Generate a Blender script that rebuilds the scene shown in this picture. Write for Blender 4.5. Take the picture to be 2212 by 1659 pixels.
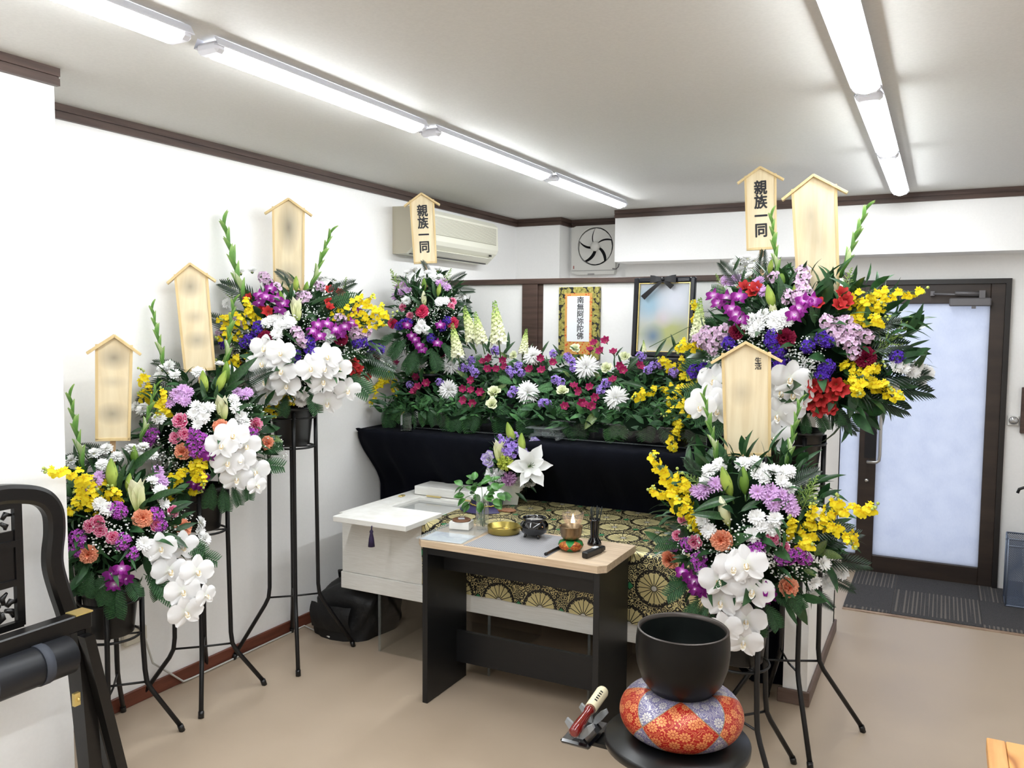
import bpy, math, random
from mathutils import Vector, Matrix, Euler
from math import sin, cos, pi, radians, atan2, sqrt
for _o in list(bpy.data.objects): bpy.data.objects.remove(_o)
rnd = random.Random(7)
S = bpy.context.scene
COL = S.collection
# ------------------------------------------------------------------ camera
W, H, F = 2212.0, 1659.0, 1800.0
YAW, PITCH, ROLL = .4772, .0709, .00775
_r = Vector((cos(YAW), sin(YAW), 0)); _f = Vector((-sin(YAW), cos(YAW), 0)); _u = Vector((0, 0, 1))
_f2 = _f*cos(PITCH) - _u*sin(PITCH); _u2 = _u*cos(PITCH) + _f*sin(PITCH)
_r2 = _r*cos(ROLL) + _u2*sin(ROLL); _u3 = _u2*cos(ROLL) - _r*sin(ROLL)
CAM = Vector((0, 0, 1.6))
cd = bpy.data.cameras.new('camera'); cam = bpy.data.objects.new('camera', cd); COL.objects.link(cam)
cd.sensor_width = 36; cd.lens = F/W*36; cd.clip_start = .05
Rm = Matrix((_r2, _u3, -_f2)).transposed()
cam.matrix_world = Matrix.Translation(CAM) @ Rm.to_4x4()
S.camera = cam
# ------------------------------------------------------------------ world, exposure
wd = bpy.data.worlds.new('daylight'); S.world = wd; wd.use_nodes = True
wd.node_tree.nodes['Background'].inputs[0].default_value = (.92, .95, 1, 1)
wd.node_tree.nodes['Background'].inputs[1].default_value = .5
S.view_settings.view_transform = 'Standard'; S.view_settings.look = 'None'
S.view_settings.exposure = 1.85; S.view_settings.gamma = 1.0; S.view_settings.use_curve_mapping = False
TUBE_POWER = 15.0
S.cycles.max_bounces = 8; S.cycles.diffuse_bounces = 4; S.cycles.glossy_bounces = 3; S.cycles.transmission_bounces = 6; S.cycles.transparent_max_bounces = 12; S.cycles.caustics_reflective = False; S.cycles.caustics_refractive = False
# ------------------------------------------------------------------ pixel helpers (measuring the photograph)
def ray(px, py): return (Rm @ Vector(((px-W/2)/F, -(py-H/2)/F, -1)))
def onz(px, py, z): d = ray(px, py); return CAM + d*((z-CAM.z)/d.z)
def onx(px, py, x): d = ray(px, py); return CAM + d*((x-CAM.x)/d.x)
def ony(px, py, y): d = ray(px, py); return CAM + d*((y-CAM.y)/d.y)
# ------------------------------------------------------------------ node material helpers
class NT:
    def __init__(s, name):
        s.m = bpy.data.materials.new(name); s.m.use_nodes = True; s.t = s.m.node_tree; s.t.nodes.clear()
        s.out = s.t.nodes.new('ShaderNodeOutputMaterial')
    def n(s, typ, **kw):
        nd = s.t.nodes.new(typ)
        for k, v in kw.items():
            if hasattr(nd, k) and k not in ('inputs',): setattr(nd, k, v)
        return nd
    def set(s, sock, v):
        if v is None: return
        if isinstance(v, bpy.types.NodeSocket): s.t.links.new(v, sock)
        else:
            try: sock.default_value = v
            except Exception: sock.default_value = (v[0], v[1], v[2], 1) if len(v) == 3 else v
    def math(s, op, a, b=None, c=None, clamp=False):
        nd = s.t.nodes.new('ShaderNodeMath'); nd.operation = op; nd.use_clamp = clamp
        for i, v in enumerate((a, b, c)):
            if v is not None: s.set(nd.inputs[i], v)
        return nd.outputs[0]
    def mix(s, f, a, b):
        nd = s.t.nodes.new('ShaderNodeMix'); nd.data_type = 'RGBA'
        s.set(nd.inputs[0], f); s.set(nd.inputs[6], col(a)); s.set(nd.inputs[7], col(b)); return nd.outputs[2]
    def uv(s):
        nd = s.t.nodes.new('ShaderNodeTexCoord'); sp = s.t.nodes.new('ShaderNodeSeparateXYZ')
        s.t.links.new(nd.outputs['UV'], sp.inputs[0]); return nd.outputs['UV'], sp.outputs[0], sp.outputs[1]
    def obj(s):
        nd = s.t.nodes.new('ShaderNodeTexCoord'); sp = s.t.nodes.new('ShaderNodeSeparateXYZ')
        s.t.links.new(nd.outputs['Object'], sp.inputs[0]); return nd.outputs['Object'], sp.outputs[0], sp.outputs[1], sp.outputs[2]
    def noise(s, scale, detail=2, vec=None, stretch=None):
        nd = s.t.nodes.new('ShaderNodeTexNoise'); nd.inputs['Scale'].default_value = scale; nd.inputs['Detail'].default_value = detail
        if vec is None: vec = s.obj()[0]
        if stretch:
            mp = s.t.nodes.new('ShaderNodeMapping'); mp.inputs['Scale'].default_value = stretch
            s.t.links.new(vec, mp.inputs[0]); vec = mp.outputs[0]
        s.t.links.new(vec, nd.inputs['Vector']); return nd.outputs['Fac']
    def ramp(s, f, stops, const=False):
        nd = s.t.nodes.new('ShaderNodeValToRGB'); cr = nd.color_ramp
        if const: cr.interpolation = 'CONSTANT'
        cr.elements[0].position = stops[0][0]; cr.elements[0].color = col(stops[0][1])
        cr.elements[1].position = stops[-1][0]; cr.elements[1].color = col(stops[-1][1])
        for p, c in stops[1:-1]:
            e = cr.elements.new(p); e.color = col(c)
        s.set(nd.inputs[0], f); return nd.outputs[0]
    def step(s, a, edge, soft=.002):   # 1 where a > edge
        return s.math('SMOOTH_MAX', s.math('MINIMUM', s.math('DIVIDE', s.math('SUBTRACT', a, edge), soft), 1.0), 0.0, 0.0)
    def bsdf(s, color, rough=.5, metal=0., spec=.5, bump=None, bstr=.3, bdist=.002, alpha=None, trans=None, coat=0):
        b = s.t.nodes.new('ShaderNodeBsdfPrincipled')
        s.set(b.inputs['Base Color'], col(color)); s.set(b.inputs['Roughness'], rough); s.set(b.inputs['Metallic'], metal)
        s.set(b.inputs['Specular IOR Level'], spec)
        if coat: b.inputs['Coat Weight'].default_value = coat; b.inputs['Coat Roughness'].default_value = .08
        if bump is not None:
            bn = s.t.nodes.new('ShaderNodeBump'); bn.inputs['Strength'].default_value = bstr; bn.inputs['Distance'].default_value = bdist
            s.set(bn.inputs['Height'], bump); s.t.links.new(bn.outputs[0], b.inputs['Normal'])
        o = b.outputs[0]
        if trans:
            tr = s.t.nodes.new('ShaderNodeBsdfTranslucent'); s.set(tr.inputs[0], col(color))
            mx = s.t.nodes.new('ShaderNodeMixShader'); mx.inputs[0].default_value = trans
            s.t.links.new(o, mx.inputs[1]); s.t.links.new(tr.outputs[0], mx.inputs[2]); o = mx.outputs[0]
        s.t.links.new(o, s.out.inputs[0]); return s.m
def col(c):
    if isinstance(c, bpy.types.NodeSocket): return c
    return (c[0], c[1], c[2], 1.0)
def srgb(r, g, b):
    f = lambda v: (v/255/12.92) if v/255 <= .04045 else ((v/255+.055)/1.055)**2.4
    return (f(r), f(g), f(b))
def plain(name, c, rough=.5, metal=0., spec=.5, coat=0): return NT(name).bsdf(c, rough, metal, spec, coat=coat)
def speck(name, c1, c2, scale=8, rough=.5, bump=0, stretch=None, metal=0, spec=.5, bdist=.002, trans=None):
    t = NT(name); f = t.noise(scale, 3, stretch=stretch)
    return t.bsdf(t.ramp(f, [(.35, c1), (.65, c2)]), rough, metal, spec, bump=f if bump else None, bstr=bump or .1, bdist=bdist, trans=trans)
def petalmat(name, stops, rough=.6, trans=.18, noise=0):
    t = NT(name); _, u, v = t.uv(); c = t.ramp(v, stops)
    return t.bsdf(c, rough, 0, .25, trans=trans)
def thin_glass(name, tint=(.93, .96, .96), refl=.9, rough=0.02, haze=0.):
    t = NT(name); tr = t.n('ShaderNodeBsdfTransparent'); tr.inputs[0].default_value = col(tint)
    gl = t.n('ShaderNodeBsdfGlossy'); gl.inputs['Roughness'].default_value = rough; gl.inputs[0].default_value = (refl, refl, refl, 1)
    lw = t.n('ShaderNodeLayerWeight'); lw.inputs[0].default_value = .5; fr = t.math('ADD', t.math('MULTIPLY', t.math('POWER', lw.outputs['Facing'], 4.), .45), .03)
    mx = t.n('ShaderNodeMixShader'); t.t.links.new(fr, mx.inputs[0]); t.t.links.new(tr.outputs[0], mx.inputs[1]); t.t.links.new(gl.outputs[0], mx.inputs[2])
    o = mx.outputs[0]
    if haze:
        df = t.n('ShaderNodeBsdfDiffuse'); df.inputs[0].default_value = (.8, .85, .85, 1); m2 = t.n('ShaderNodeMixShader'); m2.inputs[0].default_value = haze
        t.t.links.new(o, m2.inputs[1]); t.t.links.new(df.outputs[0], m2.inputs[2]); o = m2.outputs[0]
    t.t.links.new(o, t.out.inputs[0]); return t.m
# ------------------------------------------------------------------ mesh builder
I4 = Matrix.Identity(4)
def T(x, y=None, z=None): return Matrix.Translation(Vector(x) if y is None else Vector((x, y, z)))
def RX(a): return Matrix.Rotation(a, 4, 'X')
def RY(a): return Matrix.Rotation(a, 4, 'Y')
def RZ(a): return Matrix.Rotation(a, 4, 'Z')
def SC(x, y=None, z=None):
    y = x if y is None else y; z = x if z is None else z
    return Matrix.Diagonal((x, y, z, 1))
def align(d, up=(0, 0, 1)):
    """rotation whose +Z is d and whose +Y leans to up"""
    z = Vector(d).normalized(); u = Vector(up)
    x = u.cross(z)
    if x.length < 1e-4: x = Vector((1, 0, 0)).cross(z)
    if x.length < 1e-4: x = Vector((0, 1, 0)).cross(z)
    x.normalize(); y = z.cross(x)
    return Matrix((x, y, z)).transposed().to_4x4()
class MB:
    def __init__(s): s.v = []; s.f = []; s.m = []; s.uv = []; s.sm = []
    def face(s, idx, mat=0, uv=None, smooth=True):
        s.f.append(tuple(idx)); s.m.append(mat); s.uv.append(uv or [(0, 0)]*len(idx)); s.sm.append(smooth)
    def grid(s, P, mat=0, uvf=None, smooth=True, closeu=False):
        """P[i][j] rows of points"""
        b = len(s.v); nj = len(P[0]); ni = len(P)
        for r in P: s.v.extend([tuple(p) for p in r])
        for i in range(ni-1):
            for j in range(nj if closeu else nj-1):
                j2 = (j+1) % nj
                uv = None
                if uvf: uv = [uvf(i, j), uvf(i, j+1), uvf(i+1, j+1), uvf(i+1, j)]
                s.face((b+i*nj+j, b+i*nj+j2, b+(i+1)*nj+j2, b+(i+1)*nj+j), mat, uv, smooth)
        return b
    def box(s, lo, hi, M=I4, mat=0, bev=0.0):
        x0, y0, z0 = lo; x1, y1, z1 = hi
        b = len(s.v)
        if bev <= 0:
            for x in (x0, x1):
                for y in (y0, y1):
                    for z in (z0, z1): s.v.append(tuple(M @ Vector((x, y, z))))
            for q in ((0, 1, 3, 2), (4, 6, 7, 5), (0, 4, 5, 1), (2, 3, 7, 6), (0, 2, 6, 4), (1, 5, 7, 3)):
                s.face([b+i for i in q], mat, s._buv(q, b), False)
            return
        # chamfered box: 24 vertices
        c = Vector(((x0+x1)/2, (y0+y1)/2, (z0+z1)/2)); h = Vector(((x1-x0)/2, (y1-y0)/2, (z1-z0)/2)); e = min(bev, min(h)*.9)
        idx = {}
        for sx in (-1, 1):
            for sy in (-1, 1):
                for sz in (-1, 1):
                    for ax in range(3):
                        p = [sx*h.x, sy*h.y, sz*h.z]
                        for k in range(3):
                            if k != ax: p[k] -= (sx, sy, sz)[k]*e
                        idx[(sx, sy, sz, ax)] = len(s.v); s.v.append(tuple(M @ (c+Vector(p))))
        def q(l, sm=False): s.face(l, mat, s._buv2(l), sm)
        for ax in range(3):
            o = [k for k in range(3) if k != ax]
            for sg in (-1, 1):
                l = []
                for a_, b_ in ((-1, -1), (1, -1), (1, 1), (-1, 1)):
                    k = [0, 0, 0]; k[ax] = sg; k[o[0]] = a_; k[o[1]] = b_; l.append(idx[(k[0], k[1], k[2], ax)])
                q(l)
            a1, a2 = o
            for s1 in (-1, 1):
                for s2 in (-1, 1):
                    l = []
                    for sg, which in ((-1, a1), (-1, a2), (1, a2), (1, a1)):
                        k = [0, 0, 0]; k[ax] = sg; k[a1] = s1; k[a2] = s2; l.append(idx[(k[0], k[1], k[2], which)])
                    q(l)
        for sx in (-1, 1):
            for sy in (-1, 1):
                for sz in (-1, 1): q([idx[(sx, sy, sz, a)] for a in range(3)])
    def _buv(s, q, b): return s._buv2([b+i for i in q])
    def _buv2(s, l):
        P = [Vector(s.v[i]) for i in l]
        n = (P[1]-P[0]).cross(P[2]-P[0]); a = [abs(x) for x in n]; k = a.index(max(a))
        return [((p.y, p.z), (p.x, p.z), (p.x, p.y))[k] for p in P]
    def tube(s, pts, r, n=8, mat=0, cap=True, M=I4):
        pts = [Vector(p) for p in pts]; rr = r if isinstance(r, (list, tuple)) else [r]*len(pts)
        rows = []; up = None
        for i, p in enumerate(pts):
            d = (pts[min(i+1, len(pts)-1)]-pts[max(i-1, 0)]).normalized()
            if up is None:
                up = Vector((0, 0, 1)) if abs(d.z) < .9 else Vector((1, 0, 0))
            x = up.cross(d).normalized(); y = d.cross(x); up = y
            rows.append([M @ (p + (x*cos(2*pi*k/n)+y*sin(2*pi*k/n))*rr[i]) for k in range(n)])
        b = s.grid(rows, mat, lambda i, j: (j/n, i/max(1, len(pts)-1)), True, True)
        if cap:
            s.face([b+k for k in range(n)][::-1], mat, None, False)
            e = b+(len(pts)-1)*n; s.face([e+k for k in range(n)], mat, None, False)
    def lathe(s, prof, n=24, M=I4, mat=0, smooth=True, uvw=1.0):
        rows = [[M @ Vector((r*cos(2*pi*k/n), r*sin(2*pi*k/n), z)) for k in range(n)] for r, z in prof]
        L = len(prof)
        s.grid(rows, mat, lambda i, j: (j/n*uvw, i/(L-1)), smooth, True)
    def ball(s, c, r, n=6, m=4, mat=0, M=I4, sc=(1, 1, 1)):
        c = Vector(c); rows = []
        for i in range(m+1):
            t = pi*i/m
            rows.append([M @ (c+Vector((r*sc[0]*sin(t)*cos(2*pi*k/n), r*sc[1]*sin(t)*sin(2*pi*k/n), -r*sc[2]*cos(t)))) for k in range(n)])
        s.grid(rows, mat, lambda i, j: (j/n, i/m), True, True)
    def petal(s, M, L, Wd, shape, a0=0., a1=0., cup=0., ruffle=0., rk=6., nu=5, nv=3, mat=0, ph=0., vr=(0, 1)):
        x = z = 0.; rows = []; th = a0
        for i in range(nu+1):
            t = i/nu
            if i:
                th = a0+a1*(t-.5/nu); x += cos(th)*L/nu; z += sin(th)*L/nu
            w = Wd*.5*shape(t); row = []
            for j in range(nv+1):
                q = -1+2*j/nv
                zz = cup*q*q*w + ruffle*t*sin(rk*q+ph)
                row.append(M @ Vector((x-sin(th)*zz, q*w, z+cos(th)*zz)))
            rows.append(row)
        s.grid(rows, mat, lambda i, j: (j/nv, vr[0]+(vr[1]-vr[0])*i/nu))
    def mesh(s, name, mats):
        me = bpy.data.meshes.new(name); me.from_pydata(s.v, [], s.f)
        for m in (mats if isinstance(mats, (list, tuple)) else [mats]): me.materials.append(m)
        me.polygons.foreach_set('material_index', s.m); me.polygons.foreach_set('use_smooth', s.sm)
        ul = me.uv_layers.new(name='UVMap'); flat = []
        for u in s.uv:
            for p in u: flat.extend(p)
        ul.data.foreach_set('uv', flat); me.update(); return me
def link(name, me, parent=None, mw=None):
    o = bpy.data.objects.new(name, me); COL.objects.link(o)
    if parent is not None:
        o.parent = parent
        pm = parent.matrix_basis.copy(); q = parent.parent
        if q is not None: pm = q.matrix_basis @ q_inv(parent) @ pm
        o.matrix_parent_inverse = pm.inverted()
    if mw is not None: o.matrix_basis = mw
    return o
def q_inv(o): return o.matrix_parent_inverse
def obj(name, mb, mats, parent=None, mw=None, label=None):
    o = link(name, mb.mesh(name, mats) if isinstance(mb, MB) else mb, parent, mw)
    if label: o['label'] = label
    return o
def thing(name, label, cat, loc, group=None):
    o = link(name, None); o.location = loc; o.matrix_basis = T(loc); o['label'] = label; o['category'] = cat
    o.empty_display_size = .05
    if group: o['group'] = group
    return o
def tag(o, label, cat, group=None):
    o['label'] = label; o['category'] = cat
    if group: o['group'] = group
    return o
def struct(name, mb, mats, parent=None, label=None):
    o = obj(name, mb, mats, parent)
    if parent is None: o['kind'] = 'structure'
    if label: o['label'] = label
    return o
def text_mesh(body, size, mat, offset=0., extrude=.0006, spacing=1., name='lettering', bold=0.):
    c = bpy.data.curves.new(name, 'FONT'); c.body = body; c.size = size; c.align_x = 'CENTER'; c.align_y = 'CENTER'
    c.offset = offset; c.extrude = extrude; c.space_line = spacing; c.resolution_u = 3
    o = bpy.data.objects.new(name, c); COL.objects.link(o)
    dg = bpy.context.evaluated_depsgraph_get(); me = bpy.data.meshes.new_from_object(o.evaluated_get(dg))
    bpy.data.objects.remove(o); bpy.data.curves.remove(c)
    if bold:   # broaden the strokes by laying shifted copies over one another
        V = [v.co.copy() for v in me.vertices]; FC = [tuple(p.vertices) for p in me.polygons]; nv = len(V); vs, fs = [], []
        for k, (dx, dy) in enumerate(((0, 0), (1, .3), (-1, -.3), (.3, .8), (-.3, -.8), (.7, -.6), (-.7, .6))):
            vs += [(v.x+dx*bold, v.y+dy*bold, v.z+k*.00002) for v in V]; fs += [tuple(i+k*nv for i in f) for f in FC]
        me = bpy.data.meshes.new(name); me.from_pydata(vs, [], fs)
    me.materials.clear(); me.materials.append(mat); return me
# ================================================================== materials of the room
WHITE = speck('wall_paper', srgb(243, 242, 240), srgb(245, 244, 242), 90, .75, .12, spec=.2, bdist=.001)
CEIL = speck('ceiling_paper', srgb(208, 207, 203), srgb(213, 212, 208), 110, .62, .15, spec=.35, bdist=.001)
TRIM = speck('brown_trim_wood', srgb(68, 52, 46), srgb(86, 68, 60), 4, .45, stretch=(1, 1, 14), spec=.4)
BASEB = speck('red_brown_baseboard', srgb(92, 48, 34), srgb(112, 62, 46), 5, .45, stretch=(1, 1, 10), spec=.4)
BASEG = speck('grey_brown_baseboard', srgb(92, 74, 66), srgb(108, 88, 78), 5, .5, stretch=(1, 1, 10), spec=.4)
def floor_mat():
    t = NT('tan_vinyl_floor'); f = t.noise(2.2, 4); g = t.noise(60, 2)
    c = t.ramp(f, [(.3, srgb(172, 154, 133)), (.7, srgb(182, 164, 143))])
    r = t.ramp(f, [(.3, (.30,)*3), (.7, (.42,)*3)])
    return t.bsdf(c, r, 0, .45, bump=g, bstr=.05, bdist=.0006)
FLOOR = floor_mat()
BLACKM = plain('black_painted_metal', srgb(14, 14, 16), .4, .1, .5)
BLACKP = plain('black_plastic', srgb(11, 11, 13), .33, 0, .5)
CHROME = plain('brushed_steel', (.55, .54, .52), .28, 1)
BRASS = plain('brass', (.86, .68, .26), .3, .7)
WHITEP = plain('white_plastic', srgb(226, 225, 220), .4)
LAMPB = plain('white_enamel', srgb(222, 223, 230), .4)
# ================================================================== room shell
XL, YB, ZC = -2.96, 5.97, 2.405
XR, YF = 1.6, -2.6
m = MB(); m.box((XL-.1, YF-.1, -.1), (XR+.1, YB+.1, 0)); struct('floor', m, FLOOR)
m = MB(); m.box((XL-.1, YF-.1, ZC), (XR+.1, YB+.1, ZC+.1)); struct('ceiling', m, CEIL)
m = MB(); m.box((XL-.1, YF, 0), (XL, YB, ZC)); struct('wall_left', m, WHITE)
m = MB(); m.box((XR, YF, 0), (XR+.1, YB, ZC)); struct('wall_right', m, WHITE)
m = MB(); m.box((XL, YF-.1, 0), (XR, YF, ZC)); struct('wall_front', m, WHITE)
YD = 5.86   # plane of the entrance wall, under the soffit
DX0, DX1, DZ = -.98, .350, 1.902
m = MB(); m.box((XL, YB, 0), (-2.0, YB+.1, ZC)); struct('wall_back', m, WHITE)
m = MB(); m.box((-2.1, YD, 0), (DX0, YB+.02, ZC)); m.box((DX0, YD, DZ), (DX1, YB+.02, ZC)); m.box((DX1, YD, 0), (XR, YB+.02, ZC)); struct('wall_entrance', m, WHITE)
m = MB(); m.box((XL, 5.77, 0), (-2.59, YB, ZC)); struct('column', m, WHITE)
m = MB(); m.box((-2.08, 5.58, 2.047), (XR, YD, ZC)); struct('beam', m, WHITE)
m = MB(); m.box((XL, YF, 0), (-2.56, 1.745, ZC)); struct('pillar', m, WHITE)
def crown(name, pts, dirs):
    """strip of crown moulding along straight runs; pts: list of (lo, hi) plan boxes, dirs: outward axis"""
    m = MB()
    for (x0, y0, x1, y1), d in zip(pts, dirs):
        for k, (za, zb, th) in enumerate(((ZC-.026, ZC, .020), (ZC-.033, ZC-.026, .012), (ZC-.055, ZC-.033, .018))):
            if d == 'x': m.box((x0, y0, za), (x0+th, y1, zb))
            if d == 'y': m.box((x0, y0-th, za), (x1, y0, zb))
    return struct(name, m, TRIM)
crown('trim_1', [(XL, 1.78, XL, 5.77)], 'x')
crown('trim_2', [(-2.56, YF, -2.56, 1.754)], 'x')
crown('trim_3', [(XL, 5.77, -2.57, 5.77), (-2.59, 5.77, -2.59, YB)], 'yx')
crown('trim_4', [(-2.57, YB, -2.1, YB)], 'y')
crown('trim_5', [(-2.08, 5.58, XR, 5.58)], 'y')
m = MB(); m.box((XL, 1.78, 0), (XL+.012, 5.77, .062), bev=.003); struct('baseboard_left', m, BASEB)
m = MB(); m.box((DX1+.04, YD-.012, 0), (XR, YD, .06), bev=.003); struct('baseboard_back', m, BASEG)
# ---------- ceiling lamps: two rows of tubes
def lamp_mat():
    t = NT('lamp_diffuser'); e = t.n('ShaderNodeEmission'); e.inputs[0].default_value = (.93, .97, 1, 1); e.inputs[1].default_value = TUBE_POWER
    t.t.links.new(e.outputs[0], t.out.inputs[0]); return t.m
GLOW = lamp_mat()
def lamp(x, y0, y1, label):
    t = thing('ceiling_lamp', label, 'lamp', (x, (y0+y1)/2, ZC), 'tube lamps in two rows on the ceiling')
    m = MB()   # tray
    P = [(-.032, ZC-.001), (-.047, ZC-.025), (-.047, ZC-.0278), (-.036, ZC-.026), (.036, ZC-.026), (.047, ZC-.0278), (.047, ZC-.025), (.032, ZC-.001)]
    m.grid([[(x+a, y0+.0, z) for a, z in P], [(x+a, y1-.0, z) for a, z in P]], 0, None, False)
    obj('tray', m, LAMPB, t)
    for ya, yb in ((y0, y0+.04), (y1-.04, y1)):
        m = MB(); s = 1 if ya == y0 else -1
        m.box((x-.042, ya, ZC-.045), (x+.042, yb, ZC-.012), bev=.010); obj('end_cap', m, LAMPB, t)
    m = MB(); n = 10
    rows = [[(x-.035*cos(pi*k/n), yy, ZC-.024-.030*sin(pi*k/n)) for k in range(n+1)] for yy in (y0+.038, y1-.038)]
    m.grid(rows, 0)
    for r in (0, 1):
        b = len(m.v); m.v.extend(rows[r]); m.face([b+k for k in range(n+1)], 0)
    obj('diffuser', m, GLOW, t)
LX, RXX = -1.885, -.255
lamp(LX, .50, 1.665, 'tube lamp in the row along the white wall, cut by the upper frame edge')
lamp(LX, 1.745, 2.825, 'longest looking tube lamp in the row beside the white wall')
lamp(LX, 2.895, 4.005, 'tube lamp above the gap between the tallest wall stand and the air conditioner')
lamp(LX, 4.065, 5.165, 'short looking tube lamp ending beside the ventilation fan')
lamp(RXX, 1.90, 3.00, 'tube lamp running off the upper frame edge in the row towards the door')
lamp(RXX, 3.075, 4.13, 'middle tube lamp in the row leading to the entrance door')
lamp(RXX, 4.15, 5.33, 'tube lamp closest to the beam over the entrance door')
for x in (LX, RXX):
    for y0 in ((-.70, -1.9) if x == LX else (.72, -.46, -1.64)):
        lamp(x, y0, y0+1.1, 'tube lamp of the ceiling rows outside the picture behind the viewer')
# ---------- half-height partition behind the altar
PY = 4.56
m = MB(); m.box((XL, PY, 0), (-2.285, PY+.05, 1.845)); struct('wall_partition', m, WHITE)
m = MB(); m.box((-2.15, PY, 0), (-.457, PY+.05, 1.845)); struct('wall_partition_panel', m, WHITE)
m = MB(); m.box((-.555, 3.62, 0), (-.457, PY+.05, 1.845)); struct('wall_stub', m, WHITE)
m = MB(); m.box((XL, PY-.02, 1.845), (-.44, PY+.07, 1.878), bev=.003); struct('trim_6', m, TRIM)
m = MB(); m.box((-2.285, PY-.018, 0), (-2.183, PY+.06, 1.845), bev=.002); struct('trim_7', m, TRIM)
m = MB(); m.box((-2.183, PY+.004, 0), (-2.15, PY+.05, 1.845)); struct('trim_8', m, TRIM)
m = MB(); m.box((-.575, 3.605, 0), (-.444, 3.62, .062), bev=.003); m.box((-.457, 3.62, 0), (-.444, PY+.06, .062), bev=.003); struct('baseboard_stub', m, BASEG)
# ---------- entrance door
DARK = speck('dark_bronze_aluminium', srgb(44, 34, 29), srgb(56, 44, 37), 3, .42, spec=.5, stretch=(1, 1, 6))
DARK2 = plain('black_bronze_frame', srgb(30, 26, 25), .4)
def frosted():
    t = NT('frosted_film_glass'); f = t.noise(9, 5); g = t.noise(60, 3, stretch=(2, 1, 1))
    c = t.mix(t.math('MULTIPLY', g, .5), t.ramp(f, [(.3, srgb(214, 220, 234)), (.7, srgb(226, 231, 242))]), srgb(236, 240, 250))
    d = t.n('ShaderNodeBsdfTranslucent'); t.set(d.inputs[0], c); b = t.n('ShaderNodeBsdfPrincipled'); t.set(b.inputs['Base Color'], c); b.inputs['Roughness'].default_value = .3
    mx = t.n('ShaderNodeMixShader'); mx.inputs[0].default_value = .62
    t.t.links.new(b.outputs[0], mx.inputs[1]); t.t.links.new(d.outputs[0], mx.inputs[2]); t.t.links.new(mx.outputs[0], t.out.inputs[0]); return t.m
FROST = frosted()
dr = thing('door_1', 'dark bronze glass entrance door with frosted panes', 'door', (-.1, YD, 0)); dr['kind'] = 'structure'
m = MB()
m.box((DX0, YD-.03, DZ-.03), (DX1, YD+.10, DZ)); m.box((DX1-.03, YD-.03, 0), (DX1, YD+.10, DZ-.03)); m.box((DX0, YD-.03, 0), (DX0+.03, YD+.10, DZ-.03))
obj('door_frame', m, DARK2, dr)
m = MB(); m.box((-.625, YD-.01, .0), (-.60, YD+.05, DZ-.03)); m.box((-.60, YD-.01, 0), (-.465, YD+.05, .11)); m.box((-.60, YD-.01, 1.755), (-.465, YD+.05, DZ-.03)); obj('side_light_frame', m, DARK, dr)
m = MB(); m.box((-.60, YD+.015, .11), (-.465, YD+.021, 1.755)); obj('side_light_pane', m, FROST, dr)
m = MB(); m.box((-.465, YD-.012, .004), (-.362, YD+.05, DZ-.0285), bev=.003); obj('stile', m, DARK, dr)
m = MB(); m.box((.243, YD-.012, .004), (.3215, YD+.05, DZ-.0285), bev=.003); obj('stile', m, DARK, dr)
m = MB(); m.box((-.362, YD-.012, .0), (.243, YD+.05, .115), bev=.003); obj('rail', m, DARK, dr)
m = MB(); m.box((-.362, YD-.012, 1.752), (.243, YD+.05, DZ-.0285), bev=.003); obj('rail', m, DARK, dr)
m = MB(); m.box((-.362, YD+.012, .115), (.243, YD+.018, 1.752)); obj('pane', m, FROST, dr)
m = MB(); m.box((-.432, YD-.0135, .752), (-.364, YD-.011, 1.27)); obj('push_plate', m, plain('black_recess', (.006, .006, .008), .35), dr)
m = MB(); y = YD-.075; m.tube([(-.405, YD-.012, .735), (-.405, y, .735), (-.352, y-.004, .738), (-.338, y-.004, .75), (-.335, y-.004, .785), (-.335, y-.004, 1.25), (-.338, y-.004, 1.285), (-.352, y-.004, 1.3), (-.405, y, 1.3), (-.405, YD-.012, 1.3)], .0105, 10); obj('pull_handle', m, CHROME, dr)
m = MB(); m.lathe([(0, 0), (.013, 0), (.013, .006), (.009, .012), (0, .012)], 14, T(-.412, YD-.012, .605) @ RX(pi/2)); obj('lock_cylinder', m, CHROME, dr)
GREYM = plain('grey_enamel', srgb(104, 102, 104), .45, .3)
cl = MB(); cl.box((.02, YD-.06, 1.735), (.245, YD-.012, 1.785), bev=.006); cl.box((.142, YD-.055, 1.72), (.165, YD-.03, 1.737)); cb = obj('door_closer', cl, GREYM, dr)
m = MB(); m.tube([(.19, YD-.04, 1.80), (-.07, YD-.05, 1.812)], .007, 8); m.tube([(.20, YD-.04, 1.81), (.05, YD-.05, 1.815)], .012, 8); m.box((.18, YD-.055, 1.785), (.212, YD-.025, 1.83)); m.box((-.085, YD-.05, 1.8), (-.062, YD-.012, 1.828)); obj('closer_arm', m, GREYM, cb)
# wall objects beside the door
b = thing('doorbell_plate', 'small white square plate with round clear knob on the wall by the door', 'door chime', (.392, YD, 1.046))
m = MB(); m.box((.362, YD-.018, 1.016), (.422, YD, 1.076), bev=.003); obj('plate', m, WHITEP, b)
m = MB(); m.lathe([(.025, 0), (.0255, .006), (.021, .012), (.010, .018), (0, .019)], 20, T(.393, YD-.018, 1.047) @ RX(pi/2)); obj('knob', m, plain('clear_lens', (.5, .5, .5), .08, .7), b)
m = MB(); m.box((.428, YD-.03, .972), (.80, YD, 1.25), bev=.003); n_ = thing('wall_cabinet', 'edge of a dark brown wooden box on the wall beside the door plate', 'cabinet', (.6, YD, .972)); obj('box', m, TRIM, n_)
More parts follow.
